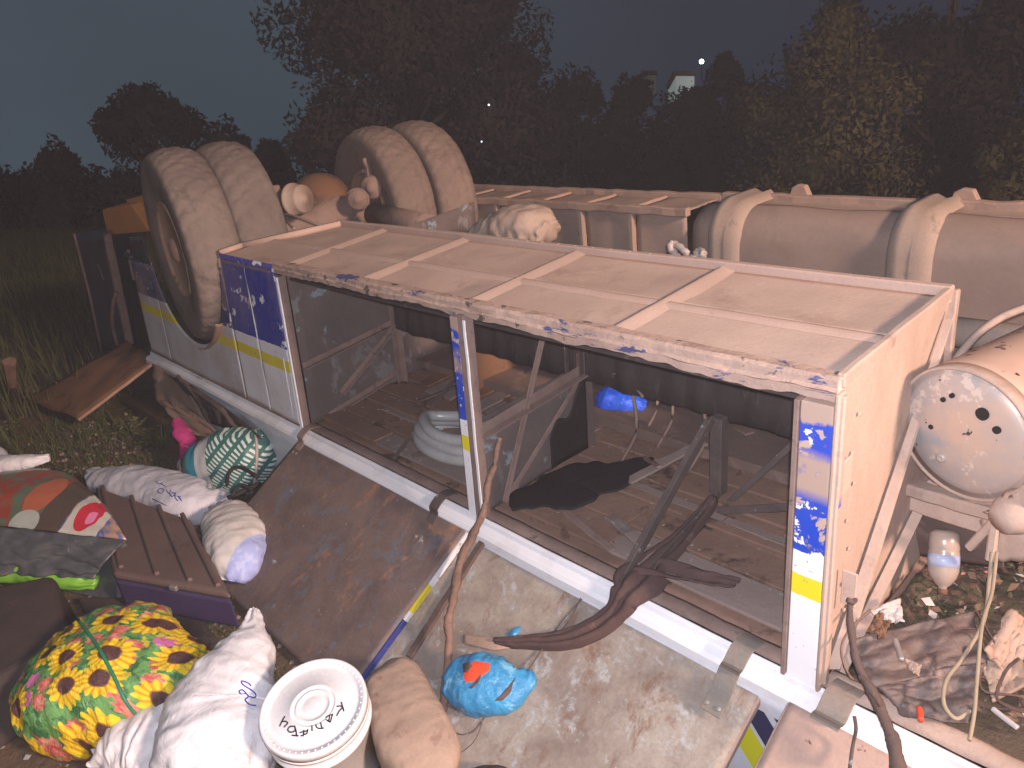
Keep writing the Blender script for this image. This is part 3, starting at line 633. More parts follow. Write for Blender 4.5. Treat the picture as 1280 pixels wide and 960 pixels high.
M['hingepale'] = grime('mud_smeared_hinge', (.20, .185, .165), (.27, .21, .17), 9, (.2, .15, .12), (.6, .68), 16, bump=.3, rough=.55)
def hinge(d, x, wd=.062, mat='strut', ln=.13):
    hp_ = [B(x, .040, .022), B(x, .010, .034), B(x, -.03, .034), B(x, -.066, .010), dpt(x, .005, .022), dpt(x, .045, .012), dpt(x, ln, .009)]
    sp = spl(hp_, 18)
    mk('hinge_strap', MB().grid(lambda u, v: sp[round(u * 18)] + V((v - .5) * wd, 0, 0), 18, 1, .005), mat, d, False, bev=.001)
    for q in (-.3, .3): mk('rivet', MB().lathe([(.007, 0), (.006, .004), (0.0001, .005)], dpt(x + wd * q, ln - .02, .011), DN, 10), 'steel', d)
hinge(d1, -2.46, .05, 'strutmud', .08); hinge(d1, -1.44, .05, 'strut'); hinge(d2, -.185, .058, 'hingepale', .12); hinge(d3, .07, .070, 'hingepale', .10)
mk('keeper_slot', MB().bar(dpt(.10, .10, .012), dpt(.075, .17, .012), .02, .006, DN), 'strut', d3, bev=.002)

# wheels ------------------------------------------------------------------------------
def tyre_mesh(cen, ax, R=.54, W=.27, n=252, blocks=True):
    prof = []; hw = W / 2
    prof += [(.25, -hw * .60), (.33, -hw * .94), (.42, -hw * 1.0), (.465, -hw * .99), (.493, -hw * .94)]
    tr = [(.534 - .030 * (abs(q) ** 2.6), q * hw * .86) for q in [-1 + 2 * i / 14 for i in range(15)]]
    prof += tr; prof += [(.493, hw * .94), (.465, hw * .99), (.42, hw * 1.0), (.33, hw * .94), (.25, hw * .60)]
    prof = [(r * R / .54, h) for r, h in prof]
    def hg(i, j):
        if 5 <= i <= 19:
            q = i - 5
            g = -.011 if q in (3, 7, 11) else 0
            ph = (j + (q // 4) * 3 + (q % 4)) % 7
            if ph < 2: g = min(g, -.009)
            return g * (.7 + .3 * math.sin(j * .05 + 2)) + .006 * U(-1, 1) * (1 if abs(q - 7) < 6 else .4)
        return .004 * math.sin(j * .35) * .4 + .002 * U(-1, 1)
    return MB().lathe(prof, cen, ax, n, hg)
def rim_mesh(cen, ax, sgn, deep=.045):
    # dished disc; sgn +1 when the dish opens along +ax
    pr = [(.305, .075), (.315, .085), (.298, .09), (.285, .07), (.275, .0), (.262, -.03), (.20, -deep + .01), (.14, -deep + .035), (.135, -deep + .05), (.09, -deep + .055), (.085, -deep + .12), (.06, -deep + .14), (.0001, -deep + .145)]
    return MB().lathe([(r * .87, h * sgn) for r, h in pr], cen, ax, 48)
AX = V(.15, 1, -.02).normalized()
def wheel(cx, cy, cz, out, mat='tyre', hub=True, tilt=AX):
    w_ = mk('wheel', tyre_mesh(V(cx, cy, cz), tilt), mat, bus, True)
    r_ = mk('rim', rim_mesh(V(cx, cy, cz) + tilt * out * .03, tilt, out), 'rim', w_, True)
    if hub:
        mb = MB()
        for i in range(10):
            a = i * math.tau / 10; d = V(math.cos(a), 0, math.sin(a)) * .115
            mb.lathe([(.013, 0), (.013, .022), (.0001, .026)], V(cx, cy, cz) + d + tilt * out * (-.035), tilt * out, 8)
        mk('wheel_nuts', mb, 'rim', w_)
    return w_
wheel(WX, .085, WZ, -1); wheel(WX + .035, .345, WZ - .006, 1, hub=False)
def guard(u, v):
    a = math.radians(-84 + 46 * u); r = .556 + .01 * math.sin(v * 6); p = V(WX, 0, WZ) + V(math.cos(a) * r, 0, math.sin(a) * r)
    return p + AX * (-.07 + .17 * v * (1 - .5 * u)) + V(1, 0, 0) * .008 * N((u * 3, v * 3, 0), 1)
mk('mudguard', MB().grid(guard, 18, 6, .004), 'rim', bus, True)
FX = -3.66
wheel(FX, 1.34, .70, -1, 'tyrefar', hub=False); wheel(FX + .04, 1.64, .695, 1, 'tyrefar')
# axle, diff, brake chambers, shafts
def lat(name, cen, ax, prof, mat='axle', n=28): return mk(name, MB().lathe(prof, cen, ax, n), mat, bus, True)
mk('axle_beam', MB().tube([V(WX, .5, WZ - .03), V(WX + .02, .8, WZ - .02), V(WX + .03, 1.0, WZ), V(WX + .05, 1.2, WZ - .02), V(FX, 1.25, WZ - .05)], [.07, .08, .12, .08, .07], 18), 'axle', bus, True)
lat('differential', V(-3.95, 1.0, .80), V(1, 0, 0), [(.0001, -.05), (.10, -.04), (.17, 0), (.20, .06), (.20, .16), (.16, .24), (.09, .30), (.0001, .31)], 'rustplate')
p = atd(472, 232, 4.75); lat('hub_drum', p, V(.6, -.8, .05), [(.0001, .135), (.03, .135), (.032, .125), (.062, .122), (.070, .11), (.072, .02), (.10, .01), (.102, -.03), (.13, -.04), (.135, -.06), (.135, -.14)], 'axle')
p = atd(447, 250, 4.6); lat('brake_chamber', p, V(.85, -.5, .15), [(.0001, .10), (.022, .10), (.024, .09), (.055, .088), (.060, .07), (.060, .01), (.072, .008), (.072, -.012), (.058, -.014), (.05, -.07), (.0001, -.10)], 'axle')
p = atd(463, 222, 4.7)
mk('slack_adjuster', MB().bar(p, p + V(-.02, 0, .12), .04, .03, n=4, jit=.006).bar(p + V(-.05, 0, .04), p + V(-.16, .02, .02), .03, .03), 'axle', bus, bev=.006)
a, b = atd(468, 268, 4.5), atd(553, 288, 3.9)
mk('propeller_shaft', MB().tube([a, a.lerp(b, .5), b], .068, 20), 'axle', bus, True)
lat('brake_chamber', atd(367, 250, 4.35), V(.85, .30, .05), [(.0001, -.11), (.05, -.105), (.075, -.06), (.080, -.012), (.094, -.010), (.096, .012), (.082, .014), (.082, .07), (.076, .085), (.03, .088), (.028, .094), (.0001, .095)], 'chamber')
mk('brake_bracket', MB().bar(atd(344, 232, 4.35), atd(350, 275, 4.35), .05, .03, n=4, jit=.005).bar(atd(337, 232, 4.35), atd(338, 270, 4.35), .018, .018), 'axle', bus, bev=.005)
mk('brake_hose', MB().tube(spl([atd(355, 268, 4.3), atd(372, 272, 4.1), atd(395, 280, 3.95), atd(420, 284, 3.9)], 16), .009, 8).tube(spl([atd(357, 268, 4.3), atd(360, 278, 4.2), atd(368, 286, 4.1)], 10), .007, 6), 'chamber', bus, True)
# frame rails in the middle
mk('chassis_rail', MB().bar(V(-5.0, .78, .40), V(1.6, .80, .40), .07, .18, n=4), 'darkmud', bus, bev=.006)
mk('chassis_rail', MB().bar(V(-5.0, 1.28, .40), V(1.6, 1.30, .40), .07, .18, n=4), 'darkmud', bus, bev=.006)
mk('upper_floor', MB().box(-4.6, 1.9, .60, 2.1, .10, .14), 'darkmud', bus)
mk('upper_floor', MB().box(.06, 1.9, .02, 1.2, -.06, -.02), 'darkmud', bus)
# the hold on the far side: ribbed box, then the rounded skin with two straps
Y1, Y2 = 1.74, 2.06
def FT(u, v, y): return at(u, v, 1, y)
def farx(u): return FT(u, 240, Y2).x
xL, xM = FT(578, 240, Y2).x, FT(905, 245, Y2).x
ZT = .735
nb = 6
for i in range(nb):
    x0 = xL + (xM - xL) * i / nb + .02; x1 = xL + (xM - xL) * (i + 1) / nb - .02
    mk('far_hold_sheet', MB().grid(lambda u, v, x0=x0, x1=x1: V(x0 + (x1 - x0) * u, Y1 + .01 + .012 * N((u, v, x0 * 3), 2), .16 + .535 * v), 10, 10, .004), 'farbox', bus, True)
    mk('far_belly_sheet', MB().grid(lambda u, v, x0=x0, x1=x1: V(x0 + (x1 - x0) * u, Y1 + .03 + (Y2 - Y1 - .05) * v, ZT - .018 + .008 * N((u, v, x0), 2)), 10, 10, .004), 'farbox', bus, True)
    mk('far_rib', MB().bar(V(x0 - .02, Y1, .16), V(x0 - .02, Y1, ZT - .03), .035, .03, (1, 0, 0), n=6, jit=.002), 'farmud' if i % 2 else 'farbox', bus, bev=.005)
    mk('far_cross_rib', MB().bar(V(x0 - .02, Y1 + .02, ZT - .02), V(x0 - .02, Y2 - .02, ZT - .02), .035, .03, n=6, jit=.002), 'farmud', bus, bev=.005)
mk('far_flange', MB().bar(V(xL - .02, Y1, ZT - .02), V(xM, Y1, ZT - .02), .04, .045, n=30, jit=.004), 'farmud', bus, bev=.006)
mk('far_flange', MB().bar(V(xL - .02, Y2, ZT - .01), V(xM, Y2, ZT - .01), .05, .04, n=30, jit=.004), 'farmud', bus, bev=.006)
def prof(v):  # rounded near-top corner, then straight down
    rc = .15
    if v < .55:
        th = v / .55 * math.pi / 2; return V(0, Y1 + rc - rc * math.sin(th), ZT - rc + rc * math.cos(th)), V(0, -math.sin(th), math.cos(th))
    return V(0, Y1 - .02 * (v - .55), ZT - rc - (v - .55) / .45 * .55), V(0, -1, 0)
def curved(x0, x1, r, name, mat, nx=10, seedk=0):
    def f(u, v):
        x = x0 + (x1 - x0) * u; q, n_ = prof(v); return V(x, q.y, q.z) + n_ * .012 * N((x * 1.5, v * 2, seedk), 2)
    mb = MB().grid(f, nx, 18, -.004)
    return mk(name, mb, mat, bus, True)
xE = 1.6
curved(xM + .02, xE, 1.0, 'far_curved_skin', 'farskin', 60)
mk('far_top_sheet', MB().grid(lambda u, v: V(xM + .02 + (xE - xM) * u, Y1 + .152 + (Y2 - Y1 - .152) * v, ZT - .003 - .02 * math.sin(v * 3.14) + .006 * N((u * 9, v, 0), 2)), 60, 6, .004), 'farskin', bus, True)
mk('far_flange', MB().bar(V(xM, Y2, ZT - .005), V(xE, Y2, ZT - .005), .05, .05, n=40, jit=.004), 'farmud', bus, bev=.006)
def strapf(x, wdt, nm):
    pr = [(-.12, .0), (.04, .034), (.3, .040), (.55, .022), (.85, .038), (1.1, 0)]
    def f(u, v):
        q, d = prof(u); pv = pr[round(v * 5)]; return V(x + wdt * pv[0], q.y, q.z) + d * pv[1]
    mb = MB().grid(f, 26, 5); s_ = mk(nm, mb, 'strap', bus, True)
    mb = MB().grid(lambda u, v: V(x + wdt * pr[round(v * 5)][0], Y1 + .15 + (Y2 - Y1 - .13) * u, ZT + pr[round(v * 5)][1]), 6, 5)
    mk(nm, mb, 'strap', bus, True)
for px in (893, 1122):
    strapf(FT(px, 290, Y1).x - .02, .15, 'body_strap')
for px, wv in ((998, .05), (1205, .055)):
    x = FT(px, 250, Y2).x
    mk('lifting_lug', MB().prism([V(x - wv, Y2 + .005, ZT + .01), V(x - wv * .8, Y2 + .005, ZT + .05), V(x - wv * .3, Y2 + .005, ZT + .065), V(x + wv * .5, Y2 + .005, ZT + .06), V(x + wv, Y2 + .005, ZT + .01)], (0, .04, 0)), 'farmud', bus, bev=.004)
mk('grey_pipe', MB().tube([V(-.35, 1.12, .52), V(.3, 1.12, .53), V(1.6, 1.14, .55)], .05, 18), 'strap', bus, True)
# air tank, its cradle and bent pipe at the right
tc_ = at(1203, 543, 1, .33); tr = 89 / FPX * depth(tc_); ta = V(.30, 1, .06).normalized()
tank = mk('air_tank', MB().lathe([(tr, .01), (tr * 1.005, .06), (tr, .12), (tr, .52), (tr * .97, .56), (tr * .6, .60), (.0001, .62)], tc_, ta, 64), 'shell', bus, True)
mk('tank_end', MB().lathe([(.0001, -.014), (tr * .45, -.013), (tr * .78, -.008), (tr * .93, .003), (tr * .965, .010), (tr * .97, .0)], tc_, ta, 64), 'tank', tank, True)
mk('tank_rim', MB().lathe([(tr * .962, .012), (tr * .965, -.004), (tr * 1.0, -.006), (tr * 1.012, .004), (tr * 1.012, .03)], tc_, ta, 64), 'endmud', tank, True)
for (u, v, r) in ((1229, 517, .015), (1247, 537, .009), (1165, 533, .006), (1180, 499, .006), (1191, 494, .006)):
    q = atp(u, v, tc_ - ta * .010, ta); mk('drain_hole', MB().lathe([(r, .012), (r, -.006), (.0001, -.007)], q, ta, 14), 'black', tank)
q = atp(1177, 572, tc_ - ta * .012, ta); mk('tank_boss', MB().lathe([(.011, .01), (.011, -.006), (.007, -.007), (.0001, -.004)], q, ta, 16), 'tank', tank, True)
mk('bent_pipe', MB().tube(spl([at(1185, 462, 1, .70), at(1202, 440, 1, .72), at(1225, 415, 1, .75), at(1255, 395, 1, .8), at(1300, 378, 1, .85)], 24), .011, 10), 'endmud', bus, True)
mk('tank_cradle', MB().bar(at(1092, 596, 1, .42), at(1245, 640, 1, .34), .05, .035, n=8, jit=.002), 'endmud', bus, bev=.006)
mk('tank_cradle', MB().bar(at(1092, 612, 1, .44), at(1245, 660, 1, .36), .03, .05, n=8, jit=.002), 'mud', bus, bev=.006)
def quadplate(name, pts, mat, th=.006, nrm=(0, 0, 1), n=10, amp=.006, seed=1, par=bus):
    a, b, c_, d = [Vector(p) for p in pts]
    return mk(name, MB().grid(lambda u, v: (a.lerp(b, u)).lerp(d.lerp(c_, u), v) + Vector(nrm) * amp * N((u * 3, v * 3, seed), 1.3, seed), n, n, th), mat, par, True)
quadplate('recess_plate', [at(1135, 625, 1, .42), at(1260, 655, 1, .36), at(1255, 710, 1, .44), at(1130, 690, 1, .52)], 'darkmud', .006, (0, 1, 0))
quadplate('bracket_plate', [at(1225, 650, 1, .33), at(1290, 600, 1, .30), at(1300, 700, 1, .34), at(1250, 700, 1, .36)], 'mud', .006, (0, 1, 0))
mk('bracket_arm', MB().bar(at(1212, 685, 1, .34), at(1245, 650, 1, .32), .025, .02).bar(at(1245, 650, 1, .32), at(1238, 700, 1, .32), .025, .02), 'mud', bus, bev=.004)
quadplate('bracket_plate', [at(1232, 640, 1, .28), at(1262, 618, 1, .27), at(1285, 600, 1, .25), at(1290, 650, 1, .26)], 'endmud', .01, (0, 1, 0))
lat('tank_clamp', at(1262, 645, 1, .26), V(.5, 1, .3), [(.0001, -.03), (.03, -.028), (.045, 0), (.05, .06), (.0001, .07)], 'endmud')

# the rear end: bumper, dark open frame, plate
def QP(*l, y=0): return [at(u, v, 1, y) for u, v in l]
mk('rear_bumper', MB().prism(QP((127, 262), (163, 255), (187, 290), (134, 294), y=.10), (.02, .50, .04)), 'orange', bus, bev=.012, seg=2)
mk('rear_bumper', MB().prism(QP((155, 250), (182, 244), (200, 296), (166, 262), y=.16), (.02, .50, .04)), 'orange', bus, bev=.012, seg=2)
mk('rear_side_frame', MB().bar(at(133, 292, 1, .05), at(162, 430, 1, .0), .05, .05, (1, 0, 0), n=6, jit=.004), 'strutmud', bus, bev=.006)
quadplate('rear_window_sheet', [at(94, 292, 1, -.05), at(131, 286, 1, .04), at(157, 432, 1, .0), at(126, 440, 1, -.12)], 'darkblue', .01, (0, 1, 0), 10, .01)
mk('rear_window_rim', MB().tube([at(93, 292, 1, -.06), at(113, 372, 1, -.09), at(127, 440, 1, -.12)], .010, 8).tube([at(122, 330, 1, -.02), at(130, 350, 1, -.02)], .004, 6), 'strutmud', bus, True)
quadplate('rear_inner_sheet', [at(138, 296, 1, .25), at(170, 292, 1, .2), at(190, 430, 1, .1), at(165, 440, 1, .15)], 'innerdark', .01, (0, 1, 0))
quadplate('rear_blue_strip', [at(163, 296, 1, .06), at(180, 296, 1, .02), at(190, 352, 1, .0), at(174, 352, 1, .05)], 'darkblue', .01, (0, 1, 0))
mk('grab_handle', MB().tube(spl([at(146, 366, 1, -.08), at(142, 378, 1, -.1), at(141, 405, 1, -.1), at(147, 432, 1, -.08)], 16), .014, 8), 'strutmud', bus, True)
mk('rear_side_frame', MB().bar(at(160, 312, 1, .02), at(168, 350, 1, .0), .02, .02, (1, 0, 0), n=3, jit=.003), 'strutmud', bus, bev=.003)
mk('bumper_lamp', MB().tube([at(157, 318, 1, .0), at(166, 322, 1, .0)], .02, 10), 'darkblue', bus, True)
rp_ = quadplate('rear_luggage_door', [at(160, 428, 2, -.02), at(196, 450, 2, -.04), at(98, 524, 2, -.34), at(30, 500, 2, -.40)], 'rustplate', .012, (0, 0, 1), 14, .02)
mk('door_edge', MB().bar(at(196, 451, 2, -.035), at(98, 525, 2, -.335), .014, .02, n=8, jit=.002), 'rim', rp_, bev=.003)
# crumpled fender and roof wreckage under the left of the rail
quadplate('crushed_fender', [at(192, 455, 1, -.14), at(232, 475, 1, -.14), at(268, 545, 1, -.20), at(195, 500, 1, -.22)], 'fender', .008, (0, 1, 0), 16, .022, 3)
quadplate('crushed_fender', [at(195, 498, 1, -.22), at(240, 515, 1, -.20), at(300, 560, 1, -.24), at(235, 540, 1, -.28)], 'fender', .008, (0, 1, 0), 16, .022, 5)
quadplate('window_gap_shade_sheet', [at(213, 468, 1, -.155), at(240, 480, 1, -.155), at(330, 548, 1, -.16), at(265, 530, 1, -.17)], 'innerdark', .006, (0, 1, 0), 12, .02, 6)  # dark sheet painted as the shade in the hollow under the rail
for (a, b) in (((222, 470), (262, 528)), ((240, 486), (300, 540)), ((258, 500), (290, 532)), ((262, 508), (275, 528))):
    mk('bent_window_bar', MB().tube(spl([at(*a, 1, -.17), at((a[0] + b[0]) / 2 + 3, (a[1] + b[1]) / 2 - 4, 1, -.18), at(*b, 1, -.18)], 8), .012, 6, jit=.2), 'strut', bus)
# right-hand bay: muddy floor for the litter
mk('open_bay_floor', MB().grid(lambda u, v: V(.06 + 1.6 * u, .01 + 1.1 * v, .005 + .05 * fbm((u * 5, v * 4, 1), 1.5, 3) * min(1, v * 6 + .1) + .10 * v), 90, 70, .01), 'binfloor', bus, True)

# ================================================================== GROUND AND BACKGROUND
PN = ray(0, 232).cross(ray(1280, 262)); PN = PN if PN.z > 0 else -PN   # the land falls away beyond the wreck: tilt of the far plain
GA, GB = -PN.x / PN.z, -PN.y / PN.z
def gz(x, y):
    X, Y = x + 3, y; r = math.hypot(X, Y) + 1e-6; near = max(0, 1 - r / 14); k_ = max(0, r - 4.5) / r
    return GZ + .03 * near * fbm((x, y, 0), 1.2, 3) + (GA * X + GB * Y) * k_
gn = 150
def gfun(u, v):
    a = (u - .5) * 2; b = (v - .5) * 2
    x = math.copysign(abs(a) ** 2.6, a) * 140 - 1; y = math.copysign(abs(b) ** 2.6, b) * 140
    return V(x, y, gz(x, y))
mk('ground', MB().grid(gfun, gn, gn), 'soil', None, True, kind='structure')
# grass (uncountable): blades in the dark field left and behind
def blades(n, region, h0, h1, wid, lean=.4, seed=1):
    mb = MB(); rs = random.Random(seed)
    for i in range(n):
        x, y = region(rs); z = gz(x, y); h = rs.uniform(h0, h1); a = rs.uniform(0, 6.28); dx, dy = math.cos(a) * h * lean * rs.random(), math.sin(a) * h * lean * rs.random()
        b = rs.uniform(0, 3.14); wx, wy = math.cos(b) * wid, math.sin(b) * wid
        mb.add([(x - wx, y - wy, z - .02), (x + wx, y + wy, z - .02), (x + wx * .6 + dx * .4, y + wy * .6 + dy * .4, z + h * .6), (x - wx * .6 + dx * .4, y - wy * .6 + dy * .4, z + h * .6), (x + dx, y + dy, z + h)], [(0, 1, 2, 3), (3, 2, 4)])
    return mb
def field(rs):
    while True:
        x = rs.uniform(-22, -4.6); y = rs.uniform(-2.4, 9)
        if x > -7 and y > -.1: continue
        if x > -5.2 and y > -.9: continue
        return x, y
mk('tall_grass', blades(34000, field, .10, .42, .007), 'grass', None, kind='stuff')
def near(rs):
    while True:
        x = rs.uniform(-5.2, -2.2); y = rs.uniform(-1.9, -.35)
        if rs.random() > (-x - 1.9) / 3: continue
        return x, y
mk('low_weeds', blades(7000, near, .01, .07, .004, .9, 3), 'grass2', None, kind='stuff')
def strip(rs): x = rs.uniform(-2.4, -1.0); return x, rs.uniform(-1.4, -.75)
mk('low_weeds', blades(3500, strip, .01, .05, .003, .9, 4), 'grass2', None, kind='stuff')
mb = MB(); rs = random.Random(5)
for i in range(1600):
    x = rs.uniform(-5, -.9); y = rs.uniform(-1.9, -.4); s_ = rs.uniform(.004, .016); z = gz(x, y) + s_ * .3
    mb.add([(x - s_, y, z), (x, y - s_, z), (x + s_, y, z), (x, y + s_, z), (x, y, z + s_), (x, y, z - s_)], [(0, 1, 4), (1, 2, 4), (2, 3, 4), (3, 0, 4)])
mk('pebbles', mb, 'batten', None, kind='stuff')
# small leafy weeds
M['weedleaf'] = grime('pale_weed_leaf', (.30, .27, .12), (.20, .20, .08), 6, None, bump=0)
def weed(name, label, u, v, sz, n, mat, grp=None, flat=.5):
    c0 = atz(u, v, GZ); c0.z = gz(c0.x, c0.y); w_ = thing(name, label, 'weed', c0, grp)
    ml, ms = MB(), MB(); rs = random.Random(int(u * 7 + v))
    for i in range(n):
        a = rs.uniform(0, 6.28); r = sz * rs.uniform(.2, 1); tip = c0 + V(math.cos(a) * r, math.sin(a) * r, sz * rs.uniform(.3, 1) * flat * 2)
        ms.tube([c0, c0.lerp(tip, .5) + V(0, 0, sz * .15), tip], .0025, 4)
        for q in range(3):
            p = c0.lerp(tip, .5 + q * .25) + V(U(-1, 1), U(-1, 1), U(0, 1)) * sz * .12; d = V(math.cos(a + U(-1, 1)), math.sin(a + U(-1, 1)), U(-.3, .5)).normalized() * sz * U(.14, .26); e_ = d.cross(V(0, 0, 1)).normalized() * d.length * .38
            ml.add([p, p + d * .5 + e_, p + d, p + d * .5 - e_], [(0, 1, 2, 3)])
    mk('stem', ms, 'grass2', w_); mk('leaves', ml, mat, w_)
weed('weed', 'clump of pale round-leaved weeds behind the teal bag near the fender', 165, 545, .13, 22, 'weedleaf')
weed('weed', 'low green weed right of the tan plate', 205, 560, .16, 26, 'grass2')
weed('weed', 'yellowish small weed at the left edge of the grass', 12, 545, .12, 14, 'weedleaf')
weed('weed', 'thin pale weed in front of the rust brown plate', 112, 545, .08, 9, 'weedleaf')
weed('weed', 'low sprig between the long white sack and the grass', 130, 575, .07, 8, 'grass2')
tag(mk('stump', MB().tube([atz(20, 495, gz(-5.7, -.7)), atz(16, 480, -.25), atz(13, 452, -.05)], [.05, .035, .045], 8, jit=.2).tube([atz(22, 492, -.4), atz(36, 486, -.36), atz(60, 496, -.42)], .014, 6, jit=.2), 'wood'), 'short pale stick standing up in the dark grass at the left edge', 'stick')

for q_ in ('leaf', 'leafdark', 'leafmid', 'leafred'):   # leaves shade with the roundness of their clump
    t_ = M[q_].node_tree; a_ = t_.nodes.new('ShaderNodeAttribute'); a_.attribute_name = 'soft'; b_ = t_.nodes['Principled BSDF']
    for l_ in list(b_.inputs['Normal'].links): t_.links.remove(l_)
    t_.links.new(a_.outputs['Vector'], b_.inputs['Normal'])
# trees: tapered trunk, limbs, leaf faces in uneven clumps
def tree(label, u, vb, vt, wpx, dist, mat, n=9000, leaf=.16, name='tree', shape=1.0, lob=14, grp='trees behind the wreck', seed=1, droop=0):
    rs = random.Random(seed); base = atd(u, vb, dist); top = atd(u, vt, dist); g = gz(base.x, base.y)
    base = V(base.x, base.y, g); H_ = top.z - g; Rr = wpx / 2 / FPX * dist
    t_ = thing(name, label, name, base, grp)
    trunk = MB(); trunk.tube([base, base + V(.1, 0, H_ * .25), base + V(-.1, .1, H_ * .4), base + V(0, 0, H_ * .58)], [Rr * .07, Rr * .055, Rr * .04, Rr * .015], 8)
    cl = []
    z0 = .12
    for i in range(lob):
        f = rs.uniform(z0, 1); prof = math.sin(min(1, (f - z0) / (1 - z0) * .95 + .12) * math.pi) ** .38 * shape
        a = rs.uniform(0, 6.28); rr_ = rs.uniform(.25, .85) * prof * Rr; cr = Rr * rs.uniform(.24, .46) * (.55 + .45 * prof)
        c_ = base + V(math.cos(a) * rr_, math.sin(a) * rr_, H_ * f - cr * .8); cl.append((c_, cr)); trunk.tube([base + V(0, 0, H_ * f * .45), base.lerp(c_, .6) + V(0, 0, H_ * f * .15), c_], [Rr * .03, Rr * .02, .02], 5)
    cl.append((base + V(0, 0, H_ * .55), Rr * .55)); cl.append((base + V(0, 0, H_ * .86), Rr * .33))
    mk('trunk', trunk, 'bark', t_, True)
    mb = MB(); per = n // len(cl); nrm_l = []
    for c_, cr in cl:
        for i in range(per):
            d = V(rs.gauss(0, 1), rs.gauss(0, 1), rs.gauss(0, .85)).normalized() * cr * (rs.random() ** .36)
            d *= 1 + .65 * mn.noise((c_ + d) * (1.6 / max(cr, .1) * .7)); p = c_ + d; p.z -= droop * rs.random()
            s_ = leaf * rs.uniform(.5, 1.2); a = V(rs.gauss(0, 1), rs.gauss(0, 1), rs.gauss(0, 1)).normalized() * s_; b = a.cross(V(rs.gauss(0, 1), rs.gauss(0, 1), rs.gauss(0, 1))).normalized() * s_ * .45
            mb.add([p - a, p + b, p + a, p - b], [(0, 1, 2, 3)]); nd = (d.normalized() + (p - base - V(0, 0, H_ * .5)).normalized() * .6 + V(rs.gauss(0, 1), rs.gauss(0, 1), rs.gauss(0, 1)) * .12).normalized(); nrm_l += [nd.x, nd.y, nd.z] * 4
    cr_o = mk('crown', mb, mat, t_)
    at_ = cr_o.data.attributes.new('soft', 'FLOAT_VECTOR', 'POINT'); at_.data.foreach_set('vector', nrm_l)
tree('largest tree, a wide dark crown behind the far wheels, running off the top', 526, 250, -170, 300, 17, 'leafmid', 90000, .085, seed=3, lob=44, shape=1.15)
tree('shorter dark tree joined to the right flank of the largest tree', 655, 250, 48, 150, 18, 'leafmid', 16000, .10, seed=9)
tree('round dark tree behind the near pair of wheels', 222, 290, 100, 170, 20, 'leafdark', 20000, .10, seed=4, lob=22, shape=1.2)
tree('dark bush sloping down right of the round tree', 305, 290, 157, 150, 21, 'leafdark', 12000, .105, shape=1.3, seed=5)
tree('low dark bush left of the round tree', 105, 300, 182, 162, 22, 'leafdark', 12000, .105, shape=1.3, seed=6)
tree('low dark bush at the left edge of the picture', 10, 310, 197, 137, 22, 'leafdark', 10000, .105, shape=1.3, seed=7)
tree('small dark bush between the round tree and the largest tree', 362, 290, 168, 100, 22, 'leafdark', 8000, .105, shape=1.3, seed=8)
for i, (u, vt, wp, lb) in enumerate(((730, 92, 120, 'dark tree next to the largest tree, left of the far house'), (800, 94, 110, 'dark tree below and left of the far white wall'), (868, 118, 90, 'dark tree just in front of the far white wall'), (905, 68, 95, 'dark tree right of the bright far lamp'))):
    tree(lb, u, 260, vt - 6, wp * 1.3, 27 + i, 'leafdark', 13000, .13, seed=20 + i, shape=1.3)
tree('olive brown tree with loose drooping crown, left of the reddish tree', 1035, 270, 0, 250, 13, 'leaf', 60000, .055, seed=31, lob=40, droop=.25, shape=1.15)
tree('dark reddish tree right of the olive brown tree, running off the top', 1165, 270, -110, 210, 16, 'leafred', 24000, .085, seed=33, lob=30, shape=1.2)
tree('olive tree at the right edge of the picture, lower than the reddish tree', 1275, 270, 125, 150, 12, 'leaf', 24000, .055, seed=35, lob=24)
tree('dark tree filling the top right corner behind the others', 1280, 270, -120, 210, 19, 'leafred', 18000, .10, seed=37, lob=24, shape=1.3)
ORD = ['first', 'second', 'third', 'fourth', 'fifth', 'sixth', 'seventh', 'eighth', 'ninth', 'tenth', 'eleventh']
for i in range(11):
    u = 640 + i * 62
    tree('low dark shrub at the foot of the trees, %s from the left in its row' % ORD[i], u, 262, 190 + 12 * math.sin(i * 2.1), 120, 24 + (i % 3), 'leafdark', 7000, .13, seed=50 + i, name='shrub', grp='row of dark shrubs behind the wreck', lob=6)
for i in range(5):
    tree('low dark shrub behind the grass left of the bus, %s from the left' % ORD[i], -20 + i * 100, 300, 232 + 8 * math.sin(i * 1.7), 170, 20 + i % 2, 'leafdark', 8000, .12, seed=70 + i, name='shrub', grp='row of dark shrubs left of the bus', lob=6)
# far house on the slope with its lamp
def farbox(name, u0, v0, u1, v1, d, mat, par, th=2.0):
    a, b, c_, e_ = atd(u0, v1, d), atd(u1, v1, d), atd(u1, v0, d), atd(u0, v0, d)
    return mk(name, MB().prism([a, b, c_, e_], FWD * th), mat, par)
hs = thing('far_house', 'small pale house wall in the trees below the bright lamp', 'house', atd(856, 118, 40))
farbox('wall', 845, 93, 868, 117, 40, 'wall_glow', hs); farbox('roof', 842, 88, 870, 93, 39.8, 'bark', hs)

